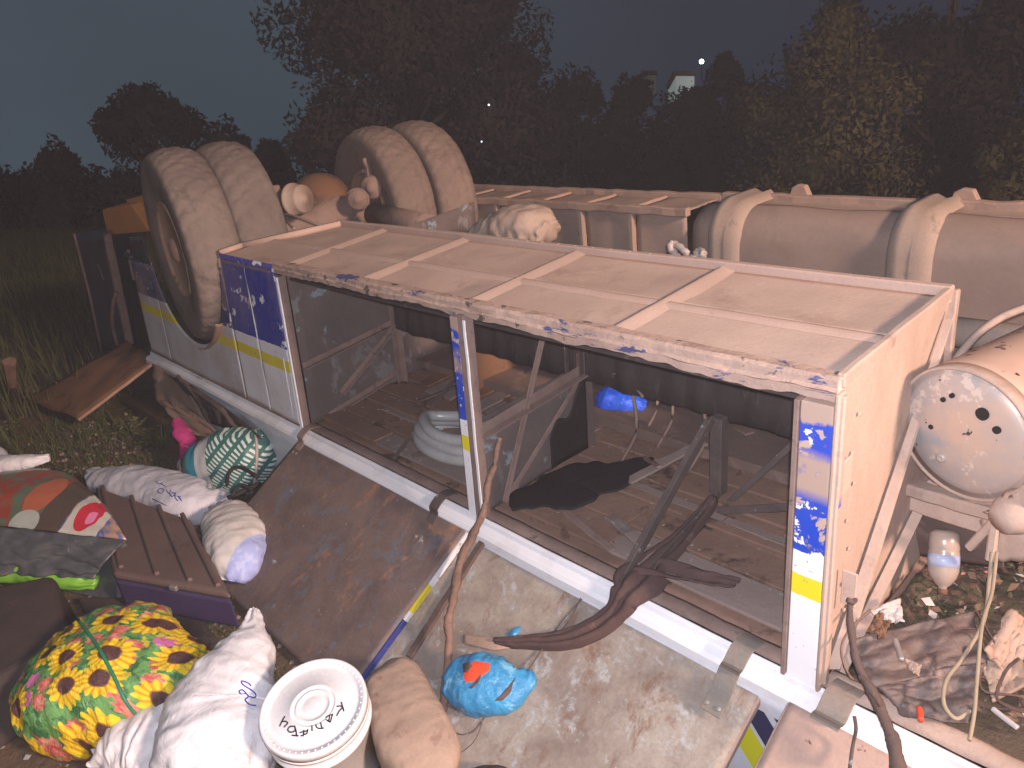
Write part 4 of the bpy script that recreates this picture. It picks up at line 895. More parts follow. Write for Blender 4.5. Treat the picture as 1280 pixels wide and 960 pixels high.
hs2 = thing('far_house', 'faint darker house wall left of the pale one', 'house', atd(813, 120, 42))
farbox('wall', 804, 92, 820, 118, 42, 'wall', hs2); farbox('roof', 802, 88, 822, 92, 41.8, 'bark', hs2)
def farlamp(label, u, v, r, mat, d):
    l = thing('far_lamp', label, 'lamp', atd(u, v + 20, d)); mk('bulb', MB().lathe([(.0001, -r), (r * .7, -r * .7), (r, 0), (r * .7, r * .7), (.0001, r)], atd(u, v, d), V(0, 0, 1), 12), mat, l, True)
    mk('pole', MB().tube([atd(u, v + 24, d), atd(u, v + 2, d)], r * .25, 5), 'bark', l)
farlamp('bright white lamp above the far houses', 877, 77, .12, 'glow', 39)
farlamp('tiny white light, upper of two in front of the largest tree', 611, 131, .020, 'glow2', 14)
farlamp('tiny faint light, lower of two in front of the largest tree', 602, 177, .016, 'glow2', 14)

# ================================================================== LUGGAGE
def P3(u, v, z): return atz(u, v, z)
# bucket
L0 = atz(391, 881, -.11)
vw = (CAM - L0).normalized(); m_ = (RGT * -.41 + UPV * .91); m_ = (m_ - vw * m_.dot(vw)).normalized(); LN = (vw * .79 + m_ * .613).normalized()
LR = 66.5 / FPX * depth(L0)
bk = thing('bucket', 'white plastic bucket with a handwritten name on its lid, beside the tall white sack', 'bucket', L0 - LN * .36)
mk('body', MB().lathe([(LR * .80, -.36), (LR * .83, -.35), (LR * .95, -.09), (LR * 1.0, -.085), (LR * 1.0, -.075), (LR * .955, -.07), (LR * .96, -.045), (LR * 1.01, -.042), (LR * 1.01, -.032), (LR * .95, -.03)], L0, LN, 96), 'bucket', bk, True)
lid = mk('lid', MB().lathe([(LR * .97, -.030), (LR * 1.015, -.028), (LR * 1.015, -.004), (LR * .995, .0015), (LR * .955, .0015), (LR * .93, -.003), (LR * .895, -.003), (LR * .88, -.0075), (LR * .80, -.0075), (LR * .78, -.0065), (LR * .46, -.0065), (LR * .45, -.0045), (LR * .41, -.0045), (LR * .40, -.007), (LR * .35, -.007), (LR * .34, -.0045), (LR * .30, -.0045), (LR * .29, -.007), (LR * .2, -.007), (LR * .18, -.0055), (.0001, -.0055)], L0, LN, 96), 'bucket', bk, True)
for i in range(48):
    a_ = i * math.tau / 48; e1 = LN.orthogonal().normalized(); e2 = LN.cross(e1)
    if i == 0: lugs = MB()
    lugs.lathe([(.0032, 0), (.0026, .0012), (.0001, .0014)], L0 + (e1 * math.cos(a_) + e2 * math.sin(a_)) * LR * .912 + LN * -.003, LN, 6)
mk('lid_dimples', lugs, 'bucket', lid, True)
def zc(l, x0=320, y0=820, s=8): return [(x0 + a / s, y0 + b / s) for a, b in l]
txt = [zc(q) for q in ([(855, 465), (868, 510), (880, 555)], [(805, 510), (835, 502), (862, 508)], [(862, 520), (830, 560), (808, 600)],
    [(770, 580), (762, 605), (745, 665)], [(770, 590), (725, 600), (700, 618)], [(745, 665), (720, 650), (700, 640)], [(738, 600), (730, 650)],
    [(600, 690), (610, 718), (645, 728), (680, 722)], [(648, 672), (655, 700), (660, 722)],
    [(560, 700), (563, 752)],
    [(480, 745), (475, 800)], [(520, 735), (510, 775), (480, 788)], [(440, 772), (470, 760), (510, 752)], [(450, 800), (480, 800)],
    [(385, 700), (400, 745), (408, 800)], [(360, 795), (395, 800), (425, 802)], [(375, 705), (335, 712), (320, 745), (345, 765), (385, 755), (395, 725)],
    [(290, 605), (262, 655), (238, 705)], [(250, 665), (290, 655), (320, 670)], [(320, 672), (300, 695), (280, 715)])]
mk('handwritten_name', ink(txt, plane=(L0 - LN * .0062, LN), wpx=1.9), 'ink', lid, True)
# tall white sack
def zp(u, v, z): return atz(u, v, z)
sp = [zp(316, 762, -.10), zp(316, 782, -.12), zp(308, 815, -.16), zp(292, 850, -.20), zp(278, 890, -.25), zp(275, 940, -.29), zp(280, 985, -.32)]
tb = sack(sp, [.008, .035, .095, .140, .172, .185, .12], [.007, .030, .078, .112, .14, .15, .10], wr=.008, fold=.014, seed=2, nu=110, nv=80)
ts = mk('white_sack', tb, 'sack', None, True); tag(ts, 'tall white woven sack pinched to a point, between the sunflower bag and the bucket', 'sack')
mk('pen_scribble', ink([zc(q, 260, 820, 12.8) for q in ([(690, 480), (640, 430), (540, 400), (560, 460), (700, 550), (765, 620), (740, 665), (650, 640), (560, 545), (500, 560), (530, 610), (620, 610), (640, 660), (595, 700), (660, 775), (770, 795)],)], bvh(tb), wpx=1.8), 'inkblue', ts, True)
# crumpled white cloth at the bottom
cb = sack([zp(125, 950, -.36), zp(160, 928, -.33), zp(200, 925, -.33), zp(245, 950, -.36), zp(265, 985, -.38)], [.08, .12, .14, .13, .05], [.05, .085, .10, .08, .04], wr=.016, fold=.02, seed=5, nu=80, nv=60)
tag(mk('white_sack', cb, 'sack', None, True), 'crumpled half empty white sack at the bottom edge in front of the sunflower bag', 'sack')
# sunflower bag
sf = thing('sunflower_bag', 'bulging plastic shopping bag printed with yellow sunflowers and red flowers', 'bag', zp(150, 880, GZ))
sb = sack([zp(66, 872, -.34), zp(88, 858, -.30), zp(122, 848, -.27), zp(165, 840, -.26), zp(208, 838, -.28), zp(236, 840, -.34)], [.15, .235, .265, .265, .22, .12], [.10, .16, .19, .18, .14, .08], wr=.016, fold=.02, seed=8, nu=90, nv=80, sq=2.5)
mk('body', sb, 'sunflower', sf, True)
M['greenpipe'] = grime('dark_green_piping', (.02, .18, .10), (.03, .24, .14), 10, None, bump=.1, rough=.4)
mk('piping', ink([[(82, 757), (100, 778), (122, 808), (142, 845), (158, 878), (176, 900)]], bvh(sb), wpx=4.2), 'greenpipe', sf, True)
mk('piping', ink([[(100, 745), (140, 738), (190, 742), (215, 762)]], bvh(sb), wpx=3), 'greenpipe', sf, True)
# ribbed suitcase
cs = thing('suitcase', 'hard suitcase with dusty brown ribbed lid and purple side, behind the sunflower bag', 'suitcase', zp(200, 760, GZ))
A_, B_, C_, D_ = zp(118, 606, -.26), zp(238, 648, -.26), zp(288, 742, -.22), zp(140, 716, -.22)
dn = V(0, 0, -.115)
mk('lid', MB().hexa([D_ + dn * .35, C_ + dn * .35, B_ + dn * .35, A_ + dn * .35, D_, C_, B_, A_]), 'case', cs, bev=.02, seg=3)
ins = lambda p: p + ((A_ + B_ + C_ + D_) / 4 - p) * .015
mk('lower_shell', MB().hexa([ins(q) + dn * 1.5 for q in (D_, C_, B_, A_)] + [ins(q) + dn * .36 for q in (D_, C_, B_, A_)]), 'purple', cs, bev=.012, seg=2)
for t in (.10, .42, .70, .93):
    p, q = A_.lerp(B_, t), D_.lerp(C_, t)
    mk('lid_rib', MB().bar(p + (q - p) * -.02 + V(0, 0, .004), q + (p - q) * .06 + V(0, 0, .004), .020, .018), 'case', cs, bev=.006, seg=2)
mk('clasp', MB().bar(D_.lerp(C_, .5) + V(0, 0, -.02), D_.lerp(C_, .56) + V(0, 0, -.02), .02, .02), 'steel', cs, bev=.003)
A2, B2, C2, D2 = zp(95, 745, -.40), zp(230, 745, -.40), zp(275, 800, -.42), zp(120, 800, -.42)
tag(mk('dark_case', MB().hexa([D2 + V(0, 0, -.05), C2 + V(0, 0, -.05), B2 + V(0, 0, -.05), A2 + V(0, 0, -.05), D2, C2, B2, A2]), 'darkcase', bev=.015, seg=2), 'flat dark brown case mostly hidden under the purple suitcase', 'case')
# long white sack and the rounder one
lb = sack([zp(112, 590, -.30), zp(130, 600, -.31), zp(165, 606, -.31), zp(205, 616, -.31), zp(235, 628, -.31), zp(262, 630, -.32), zp(284, 618, -.33)], [.02, .085, .125, .135, .14, .10, .03], [.02, .06, .09, .10, .10, .08, .03], wr=.007, fold=.008, seed=11, nu=90)
ls = mk('white_sack', lb, 'sack2', None, True); tag(ls, 'long white sack with blue handwriting lying behind the suitcase', 'sack')
mk('pen_scribble', ink([zc(q, 110, 570, 5.333) for q in ([(500, 178), (470, 185), (455, 170)], [(485, 185), (520, 205)], [(480, 215), (465, 235), (490, 250), (505, 225), (480, 215)], [(520, 225), (540, 250), (550, 225)], [(545, 250), (560, 270), (580, 255), (560, 240)], [(585, 245), (580, 275), (600, 300)], [(570, 265), (620, 270)], [(600, 270), (625, 300), (610, 275)], [(430, 285), (470, 305), (520, 330)])], bvh(lb), wpx=1.1), 'inkblue', ls, True)
k, c, f = K3
rb_pts = [zp(268, 640, -.28), zp(284, 652, -.28), zp(296, 678, -.29), zp(298, 705, -.31), zp(292, 728, -.36)]
k2, c0_, _ = K3
mid = zp(302, 690, -.24); nrm_ = V(.80, .10, 0) # blue print towards the right flank
fx = k.n('ShaderNodeVectorMath'); fx.operation = 'DOT_PRODUCT'; k.l(k.co, fx.inputs[0]); bd_ = (P3(330, 690, -.24) - P3(262, 672, -.24)).normalized(); fx.inputs[1].default_value = tuple(bd_)
edge = bd_.dot(P3(298, 690, -.24))
k.bump(k.noise(16, 7, .62), .5, .012)
M['sack3'] = k.done(k.mix(k.ramp(fx.outputs['Value'], edge, edge + .004), c, k.mix(k.ramp(k.noise(30, 4), .5, .62), (.36, .42, .72), (.46, .52, .78))), .6, 0, .3)
tag(mk('white_sack', sack(rb_pts, [.045, .115, .135, .115, .05], [.035, .09, .11, .10, .05], wr=.008, fold=.01, seed=14, nu=70), 'sack3', None, True), 'plump white sack with a pale blue printed flank, right of the suitcase', 'sack')
# teal checked bag
tg = thing('checked_bag', 'teal and white checked carrier bag with black handles against the fallen door', 'bag', zp(290, 615, GZ))
k, c, u_ = MTEAL
tpts = [zp(246, 592, -.33), zp(262, 584, -.28), zp(290, 578, -.25), zp(318, 576, -.25), zp(344, 584, -.30)]
tdir = (tpts[-1] - tpts[0]).normalized(); q_ = k.n('ShaderNodeVectorMath'); q_.operation = 'DOT_PRODUCT'; k.l(k.co, q_.inputs[0]); q_.inputs[1].default_value = tuple(tdir)
t0 = tdir.dot(tpts[0]); LT = (tpts[-1] - tpts[0]).length; fr_ = lambda f_: t0 + LT * f_
c = k.mix(k.math('LESS_THAN', q_.outputs['Value'], fr_(.44)), c, (.42, .44, .44)); c = k.mix(k.math('LESS_THAN', q_.outputs['Value'], fr_(.27)), c, (.03, .22, .30)); c = k.mix(k.math('LESS_THAN', q_.outputs['Value'], fr_(.12)), c, (.06, .13, .12))
k.bump(k.noise(15, 5), .4, .01); M['teal'] = k.done(c, .45, 0, .4)
tbg = sack(tpts, [.08, .13, .15, .15, .07], [.09, .15, .185, .17, .07], wr=.006, fold=.008, seed=16, nu=60)
mk('body', tbg, 'teal', tg, True)
mk('strap', ink([[(318, 532), (321, 560), (320, 590), (316, 612)]], bvh(tbg), wpx=4), 'palebag', tg, True)
M['blackstrap'] = grime('black_webbing', (.02, .018, .02), (.03, .026, .028), 10, None, bump=.2)
mk('handle', MB().tube(spl([atz(284, 606, -.16), atz(286, 590, -.13), atz(300, 584, -.12), atz(322, 596, -.14)], 16), .009, 6).tube(spl([atz(290, 620, -.2), atz(300, 606, -.17), atz(315, 612, -.18)], 10), .008, 6), 'blackstrap', tg, True)
mk('handle', MB().tube(spl([atz(286, 622, -.22), atz(300, 616, -.2), atz(325, 604, -.2)], 12), .012, 6), 'blackstrap', tg, True)
# magenta cloth
mc = sack([zp(220, 524, -.12), zp(228, 542, -.18), zp(236, 560, -.26), zp(230, 600, -.38)], [.015, .05, .045, .04], [.01, .035, .035, .03], wr=.01, fold=.01, seed=19, nu=40, nv=30)
tag(mk('magenta_cloth', mc, 'magenta', None, True), 'crumpled magenta cloth left of the teal checked bag', 'cloth')
tag(mk('printed_cloth', sack([zp(236, 558, -.28), zp(232, 585, -.34), zp(236, 606, -.40)], [.02, .04, .03], [.02, .04, .03], wr=.01, seed=21, nu=30, nv=24), 'palebag', None, True), 'pale rag hanging below the magenta cloth', 'cloth')
# glossy patterned bag top left, its grey side, lime band, dark case
k = NT('glossy_picture_bag'); x, y, z = k.sep()
O_ = P3(0, 660, -.16); ex = (P3(160, 676, -.16) - O_); exl = ex.length; ex.normalize(); ey = V(-ex.y, ex.x, 0)
def dotn(vec, org):
    s_ = k.n('ShaderNodeVectorMath'); s_.operation = 'SUBTRACT'; k.l(k.co, s_.inputs[0]); s_.inputs[1].default_value = tuple(org)
    d = k.n('ShaderNodeVectorMath'); d.operation = 'DOT_PRODUCT'; k.l(s_.outputs[0], d.inputs[0]); d.inputs[1].default_value = tuple(vec); return d.outputs['Value']
gu = k.math('DIVIDE', dotn(ex, O_), exl); gv = k.math('DIVIDE', dotn(ey, O_), exl)
lo, hi = (.02, .05, .22), (.40, .22, .10)
c = k.mix(k.ramp(k.noise(9, 5, .7, k.mapv((1, 3, 1), (0, 0, .6))), .42, .56), (.09, .13, .38), (.48, .30, .20))
def inr(a, lo_, hi_): return k.math('MULTIPLY', k.math('GREATER_THAN', a, lo_), k.math('LESS_THAN', a, hi_))
c = k.mix(k.math('LESS_THAN', gu, .42), c, (.10, .07, .05))
c = k.mix(k.math('LESS_THAN', gu, .20), c, k.mix(k.ramp(k.noise(12, 4), .45, .6), (.30, .055, .03), (.10, .16, .10)))
c = k.mix(k.math('MULTIPLY', inr(gu, .43, .73), k.math('LESS_THAN', gv, .34)), c, (.58, .56, .48))
def disc(cu, cv, ru, rv, col, c):
    a = k.math('DIVIDE', k.math('SUBTRACT', gu, cu), ru); b = k.math('DIVIDE', k.math('SUBTRACT', gv, cv), rv)
    return k.mix(k.math('LESS_THAN', k.math('ADD', k.math('MULTIPLY', a, a), k.math('MULTIPLY', b, b)), 1), c, col)
c = disc(.57, .17, .095, .12, (.60, .03, .05), c); c = disc(.60, .14, .035, .045, (.80, .25, .45), c)
c = disc(.10, .28, .11, .16, (.45, .13, .06), c); c = disc(.12, .06, .11, .09, (.42, .46, .42), c)
c = k.mix(k.math('GREATER_THAN', gv, .60), c, (.10, .32, .10)); c = k.mix(k.math('GREATER_THAN', gv, .72), c, (.42, .26, .20))
k.bump(k.noise(12, 6, .65), .5, .012); M['pict'] = k.done(c, .22, 0, .6)
pb = thing('picture_bag', 'glossy dark bag with a red apple picture on top, at the left edge', 'bag', zp(60, 700, GZ))
e0, e1, e2 = P3(-60, 650, -.17), P3(158, 675, -.17), P3(60, 590, -.10)
r0, r1 = P3(-70, 600, -.10), P3(118, 612, -.12)
def topf(u, v):
    a = e0.lerp(e1, u); b = spl([r0, P3(20, 588, -.08), P3(85, 590, -.09), e1 + (r1 - e1) * .55], 20)[round(u * 20)]
    p = a.lerp(b, v); p.z += .05 * math.sin(v * 3.14) * (1 - u * .7) + .010 * N((u * 4, v * 4, 0), 1.5); return p
mk('picture_top', MB().grid(topf, 20, 16, .004), 'pict', pb, True)
f0, f1 = P3(-60, 715, -.30), P3(135, 722, -.30)
M['greyside'] = grime('glossy_grey_plastic', (.12, .13, .135), (.075, .075, .08), 6, (.40, .42, .43), (.64, .68), 11, bump=.5, bsc=14, rough=.28, spec=.6)  # pale patches in the colour stand for reflection streaks
mk('side', MB().grid(lambda u, v: (e0.lerp(e1, u)).lerp(f0.lerp(f1, u * .92), v) + V(0, 0, -.003) + V(.0, -.02 * math.sin(v * 3.14), 0) + V(1, -1, 0) * .020 * N((u * 9, v * 5, 2), 1.3, 3), 70, 24, .004), 'greyside', pb, True)
mk('back', MB().hexa([f0 + V(-.1, .1, -.15), f1 + V(0, 0, -.15), e1 + V(-.05, .1, -.2), r0 + V(-.1, .05, -.2), e0 + V(0, .02, -.03), e1 + V(-.06, .01, -.03), r1 + V(-.06, 0, -.02), r0 + V(0, 0, -.02)]), 'greyside', pb, bev=.02)
tag(mk('lime_bag', sack([P3(-40, 716, -.33), P3(0, 714, -.32), P3(45, 716, -.33), P3(80, 722, -.34), P3(122, 728, -.37)], [.03, .05, .055, .05, .03], [.03, .045, .05, .045, .02], wr=.008, seed=23, nu=50, nv=30), 'lime', None, True), 'lime green plastic bag squeezed between the picture bag and the dark case', 'bag')
a, b, c_, d = P3(-70, 745, -.18), P3(66, 716, -.18), P3(84, 800, -.20), P3(-60, 880, -.20)
dk = thing('fabric_case', 'dark brown fabric case standing at the left edge beside the sunflower bag', 'case', zp(30, 850, GZ))
dz = V(.03, .02, -.24)
mk('body', MB().hexa([d + dz, c_ + dz, b + dz, a + dz, d, c_, b, a]), 'darkcase', dk, bev=.03, seg=3)
mk('side_pocket', MB().hexa([d.lerp(c_, .1) + V(.01, -.02, -.2), d.lerp(c_, .95) + V(.01, -.02, -.2), d.lerp(c_, .95) + V(.01, .0, -.2), d.lerp(c_, .1) + V(.01, .0, -.2), d.lerp(c_, .1) + V(.01, -.02, -.05), d.lerp(c_, .95) + V(.01, -.02, -.05), d.lerp(c_, .95) + V(.01, 0, -.05), d.lerp(c_, .1) + V(.01, 0, -.05)]), 'darkcase', dk, bev=.01)
tag(mk('white_rag', sack([P3(-10, 575, -.08), P3(10, 580, -.08), P3(35, 577, -.08), P3(62, 572, -.08)], [.03, .055, .045, .02], [.025, .04, .035, .015], wr=.006, seed=25, nu=40, nv=30), 'sack', None, True), 'small white bundle resting on the back edge of the picture bag', 'bundle')
tag(mk('white_rag', sack([P3(-20, 560, -.10), P3(-4, 572, -.08), P3(4, 590, -.1)], [.03, .05, .02], [.03, .05, .02], wr=.006, seed=26, nu=30, nv=24), 'sack2', None, True), 'white bundle cut off by the left edge of the picture', 'bundle')
tag(mk('blue_scrap', sack([zp(12, 902, -.42), zp(24, 900, -.41), zp(36, 906, -.42)], [.01, .035, .012], [.01, .02, .01], wr=.006, seed=27, nu=24, nv=20), grime('pale_blue_scrap', (.30, .34, .62), (.42, .36, .60), 20, None, bump=.3), None, True), 'crumpled pale blue scrap on the ground in the bottom left corner', 'scrap')
tag(mk('pink_bundle', sack([zp(46, 800, -.30), zp(52, 785, -.26), zp(60, 800, -.28)], [.02, .045, .02], [.02, .045, .02], wr=.006, seed=28, nu=24, nv=20), 'palebag', None, True), 'small pale lump between the dark fabric case and the sunflower bag', 'bundle')
# mud caked container and the two dark lumps at the bottom edge
jb = sack([zp(478, 848, -.26), zp(492, 862, -.26), zp(505, 895, -.27), zp(520, 930, -.28), zp(535, 958, -.30), zp(540, 985, -.34)], [.05, .095, .105, .11, .10, .05], [.05, .09, .10, .10, .09, .05], wr=.004, fold=.004, seed=30, nu=60, sq=3.2)
tag(mk('clay_container', jb, 'jar', None, True), 'mud caked tan container lying right of the white bucket', 'container')

# things on and over the doors ---------------------------------------------------------
def od(u, v, off=.0): return atp(u, v, D0 + DN * (off - .024), DN)
tag(mk('dark_bundle', sack([od(440, 996, .02), od(468, 986, .04), od(500, 984, .04), od(540, 994, .02)], [.03, .06, .065, .03], [.03, .05, .05, .03], wr=.005, seed=31, nu=30, nv=24), 'darkcase', None, True), 'dark rounded bundle at the bottom edge below the tan container', 'bundle')
tag(mk('dark_bundle', sack([od(560, 996, .02), od(588, 986, .04), od(620, 984, .04), od(655, 994, .02)], [.03, .05, .055, .03], [.03, .045, .045, .03], wr=.005, seed=32, nu=30, nv=24), 'darkcase', None, True), 'dark rounded bundle at the bottom edge on the pale door', 'bundle')
bt = MB().bar(od(604, 676, .02), od(511, 822, .012), .030, .014, DN, n=14, jit=.0012)
tag(mk('batten', bt, 'wooddark', None, bev=.003), 'short flat brown batten lying on the pale door left of the leaning branch', 'batten')
top = at(627, 548, 1, -.06); bot = od(549, 897, .01)
def branch(pts, r, seed=1, n=70, amp=.009):
    sp = spl(pts, n); return MB().tube([p + V(N(p, 12, seed), N(p, 12, seed + 1), N(p, 12, seed + 2)) * amp for p in sp], [lerps(r, i / n) * (1 + .34 * N(p, 34, seed)) for i, p in enumerate(sp)], 12, jit=.12)
br = thing('leaning_branch', 'long crooked branch leaning from the centre post down onto the pale door', 'branch', bot)
mk('stick', branch([top, at(612, 600, 1, -.10), at(605, 640, 1, -.14), at(578, 700, 1, -.22), od(563, 770, .10), od(562, 830, .05), bot], [.008, .011, .013, .015, .014, .013, .016], 2), 'wood', br, True)
mk('twig', branch([od(548, 885, .02), od(538, 876, .05), od(533, 874, .06)], [.004, .003, .002], 4, 10, .002), 'wood', br, True)
mk('twig', branch([od(556, 880, .02), od(568, 886, .03), od(574, 890, .03)], [.004, .003, .002], 5, 10, .002), 'wood', br, True)
# blue bag with orange-red scrap
bb = sack([od(560, 850, .05), od(575, 852, .06), od(600, 855, .065), od(630, 856, .06), od(652, 848, .05), od(658, 838, .04)], [.03, .075, .092, .085, .05, .01], [.02, .055, .07, .06, .03, .008], up=DN, wr=.006, fold=.012, seed=40, nu=70, nv=60, ffreq=9)
bo = thing('blue_bag', 'crumpled bright blue plastic bag with an orange-red scrap showing, on the pale door', 'bag', od(605, 880, .0))
mk('body', bb, 'bluebag', bo, True); tr_ = bvh(bb)
def patch(name, pts, tree, mat, par, lift=.003, n=5):
    mb = MB(); c_ = (sum(p[0] for p in pts) / len(pts), sum(p[1] for p in pts) / len(pts)); rows = []
    for kf in (1.0, .66, .33, .02):
        row = []
        for u, v in pts:
            uu, vv = c_[0] + (u - c_[0]) * kf, c_[1] + (v - c_[1]) * kf; r = ray(uu, vv).normalized(); h = tree.ray_cast(CAM, r); row.append((h[0] if h[0] is not None else atd(uu, vv, 2)) - r * (lift if kf < 1 else lift * .3))
        rows.append(row)
    m = len(pts); mb.v = [p for r in rows for p in r]
    for i in range(3):
        for j in range(m): mb.f.append((i * m + j, i * m + (j + 1) % m, (i + 1) * m + (j + 1) % m, (i + 1) * m + j))
    mb.f.append(tuple(3 * m + j for j in range(m)))
    return mk(name, mb, mat, par, True)
patch('scrap', [(579, 845), (583, 834), (592, 826), (603, 827), (613, 829), (612, 838), (603, 845), (592, 852), (582, 853)], tr_, 'red', bo, .005)
patch('opening', [(578, 830), (586, 827), (592, 832), (584, 842), (579, 840)], tr_, 'wooddark', bo, .007)
patch('opening', [(586, 860), (594, 852), (603, 840), (599, 852), (590, 861)], tr_, 'wooddark', bo, .008)
patch('opening', [(618, 876), (632, 862), (645, 846), (638, 866), (628, 876)], tr_, 'wooddark', bo, .006)
tag(mk('blue_scrap', sack([od(634, 795, .01), od(643, 790, .015), od(651, 784, .01)], [.006, .016, .006], [.004, .008, .004], up=DN, wr=.004, seed=44, nu=16, nv=16), 'bluebag', None, True), 'tiny blue scrap on the pale door above the blue bag', 'scrap')
tag(mk('wire', MB().tube(spl([od(560, 910, .01), od(575, 918, .012), od(592, 914, .012), od(605, 898, .012), od(620, 880, .015), od(645, 855, .03), od(662, 835, .03), od(672, 820, .02), od(700, 780, .01), od(740, 735, .01)], 60), .0022, 5), 'strut', None, True), 'thin dark wire looping round the blue bag and up the pale door', 'wire')
tag(mk('wire', MB().tube(spl([od(570, 945, .01), od(590, 930, .01), od(600, 912, .01), od(604, 890, .02)], 30), .0016, 5), 'strut', None, True), 'short thin wire below the blue bag', 'wire')
tag(mk('wire', MB().tube(spl([od(728, 742, .01), od(712, 775, .012), od(690, 800, .012)], 20), .0018, 5), 'strut', None, True), 'thin dark wire above the hanging cloth end', 'wire')
# hanging cloth and the card under its end
cp = [B(-.60, .46, .06), B(-.58, .30, .04), B(-.56, .12, .045), B(-.555, .02, .05), B(-.56, -.045, .035), od(762, 768, .05), od(725, 790, .035), od(690, 799, .03), od(650, 801, .028), od(618, 800, .03)]
wd = [.02, .05, .10, .13, .085, .055, .05, .042, .028, .010]
spc = spl(cp, 80)
def clothf(u, v):
    i = round(u * 80); p = spc[i]; t = (spc[min(i + 1, 80)] - spc[max(i - 1, 0)]).normalized(); sd = t.cross(DN if u > .45 else V(0, 0, 1)).normalized(); n_ = sd.cross(t)
    s_ = (v - .5) * 2; return p + sd * s_ * lerps(wd, u) * .62 + n_ * (-.018 * s_ * s_ + .009 * math.sin(s_ * 9 + 4 * N(p, 6, 1)) + .006 * N((u * 20, v * 6, 0), 1.1))
tag(mk('hanging_cloth', MB().grid(clothf, 80, 26, .005), 'cloth', None, True), 'long dark brown cloth trailing over the white rail onto the pale door', 'cloth')
tag(mk('hanging_cloth', MB().grid(lambda u, v: B(-.58 + .26 * u, .06 + .10 * u + .09 * (v - .5) * (1 - u * .5), .05 + .02 * math.sin(v * 7 + u * 3) * (1 - u) + .008 * N((u * 6, v * 6, 1), 1)), 24, 12, .006), 'cloth', None, True), 'short flap of dark brown cloth lying inside the hold behind the white rail', 'cloth')
tag(mk('card_piece', MB().grid(lambda u, v: od(580 + 92 * u, 794 + 14 * u * .4 + 17 * v * (1 - abs(u - .4)), .010 + .012 * math.sin(u * 5)) , 24, 6, .004), 'card', None, True), 'torn tan card under the pointed end of the hanging cloth', 'card')

# things in the hold
hc = at(566, 563, 2, .05)
hp = []
for i in range(3 * 40 + 1):
    a = i / 40 * math.tau; rr_ = .235 - .025 * (i / 40) + .006 * math.sin(i * .7); hp.append(V(hc.x + math.cos(a) * rr_ * 1.05, hc.y + .04 + math.sin(a) * rr_ * .62, .055 + .035 * (i / 40) + .012 * math.sin(a * 2)))
tag(mk('hose_coil', MB().tube(hp, .024, 14), 'hose', None, True), 'coil of thick grey hose lying in the left opening behind the centre post', 'hose')
bp = at(778, 506, 1, .80)
tag(mk('blue_plastic', sack([at(750, 494, 1, .72), at(762, 500, 1, .72), at(782, 505, 1, .74), at(806, 512, 1, .76)], [.03, .06, .055, .03], [.03, .06, .055, .03], wr=.008, fold=.01, seed=50, nu=40, nv=36), 'deepblue', None, True), 'bright blue plastic bundle behind the hold at its back edge', 'bundle')
rc = atz(848, 595, .05)
tag(mk('ring', MB().tube([rc + V(math.cos(a / 20 * math.tau) * .034, math.sin(a / 20 * math.tau) * .034, .004 * math.sin(a)) for a in range(3, 20)], .010, 8, jit=.1), 'greywhite', None, True), 'broken pale ring lying on the hold floor', 'ring')
tag(mk('rod', MB().bar(atz(866, 592, .05), atz(903, 606, .045), .018, .014), 'greywhite', None, bev=.002), 'short pale slat lying right of the broken ring', 'slat')
tag(mk('shard', MB().prism([atz(862, 556, .05), atz(872, 546, .06), atz(884, 552, .05)], (0, 0, .006)), 'greywhite', None), 'small pale triangular shard at the back of the hold floor', 'shard')
mb = MB(); rs = random.Random(12)
for i in range(420):
    p = B(rs.uniform(-2.45, -.1), rs.uniform(.07, 1.1), .034); s_ = rs.uniform(.003, .011); a = rs.uniform(0, 6.28); d = V(math.cos(a), math.sin(a), rs.uniform(-.2, .2)) * s_; e_ = V(-math.sin(a), math.cos(a), 0) * s_ * rs.uniform(.2, .7)
    mb.add([p - d, p + e_, p + d, p - e_, p + V(0, 0, s_ * .4)], [(0, 1, 4), (1, 2, 4), (2, 3, 4), (3, 0, 4)])
mk('hold_crumbs', mb, 'batten', None, kind='stuff')
# white bag and crumpled strip between the holds
tag(mk('tan_bag', sack([at(592, 296, 1, .95), at(612, 290, 1, .95), at(640, 284, 1, .95), at(668, 284, 1, .95), at(686, 292, 1, .95)], [.05, .12, .13, .12, .07], [.02, .06, .095, .09, .05], wr=.016, fold=.01, seed=60, nu=50, nv=40), 'tanbag', None, True), 'dusty pale tarpaulin bundle behind the belly panels', 'bundle')
tag(mk('pale_scrap', MB().tube(spl([at(u, v, 1, .70 + .02 * (i % 2)) for i, (u, v) in enumerate(((862, 326), (848, 322), (838, 308), (842, 305), (856, 314), (862, 322), (868, 322), (874, 313), (880, 318), (872, 326)))], 50), .012, 8, jit=.35), 'palebag', None, True), 'crumpled pale plastic strip caught behind the back flange of the belly', 'scrap')

# ------------------------------------------------------------------ litter in the right-hand bay
def bz(u, v, z=.06): return atz(u, v, z)
bo_ = thing('bottle', 'clear plastic bottle with blue label standing neck down under the tank', 'bottle', bz(1179, 735, .05))
b1, b0 = at(1181, 662, 1, .40), at(1178, 738, 1, .33); bax = (b0 - b1).normalized(); bl = (b0 - b1).length; br_ = 17.5 / FPX * depth(b1)
k = NT('cloudy_bottle_plastic'); c = k.mix(k.noise(8, 4), (.50, .40, .34), (.36, .27, .22)); k.b.inputs['Alpha'].default_value = .8; M['pet'] = k.done(c, .25, 0, .6)
bot_ = mk('body', MB().lathe([(.0001, .004), (br_ * .6, .0), (br_ * .95, .01), (br_, .03), (br_, bl * .30), (br_ * .96, bl * .33), (br_, bl * .36), (br_, bl * .66), (br_ * .85, bl * .78), (br_ * .5, bl * .90), (br_ * .28, bl * .94), (br_ * .28, bl)], b1, bax, 32), 'pet', bo_, True)
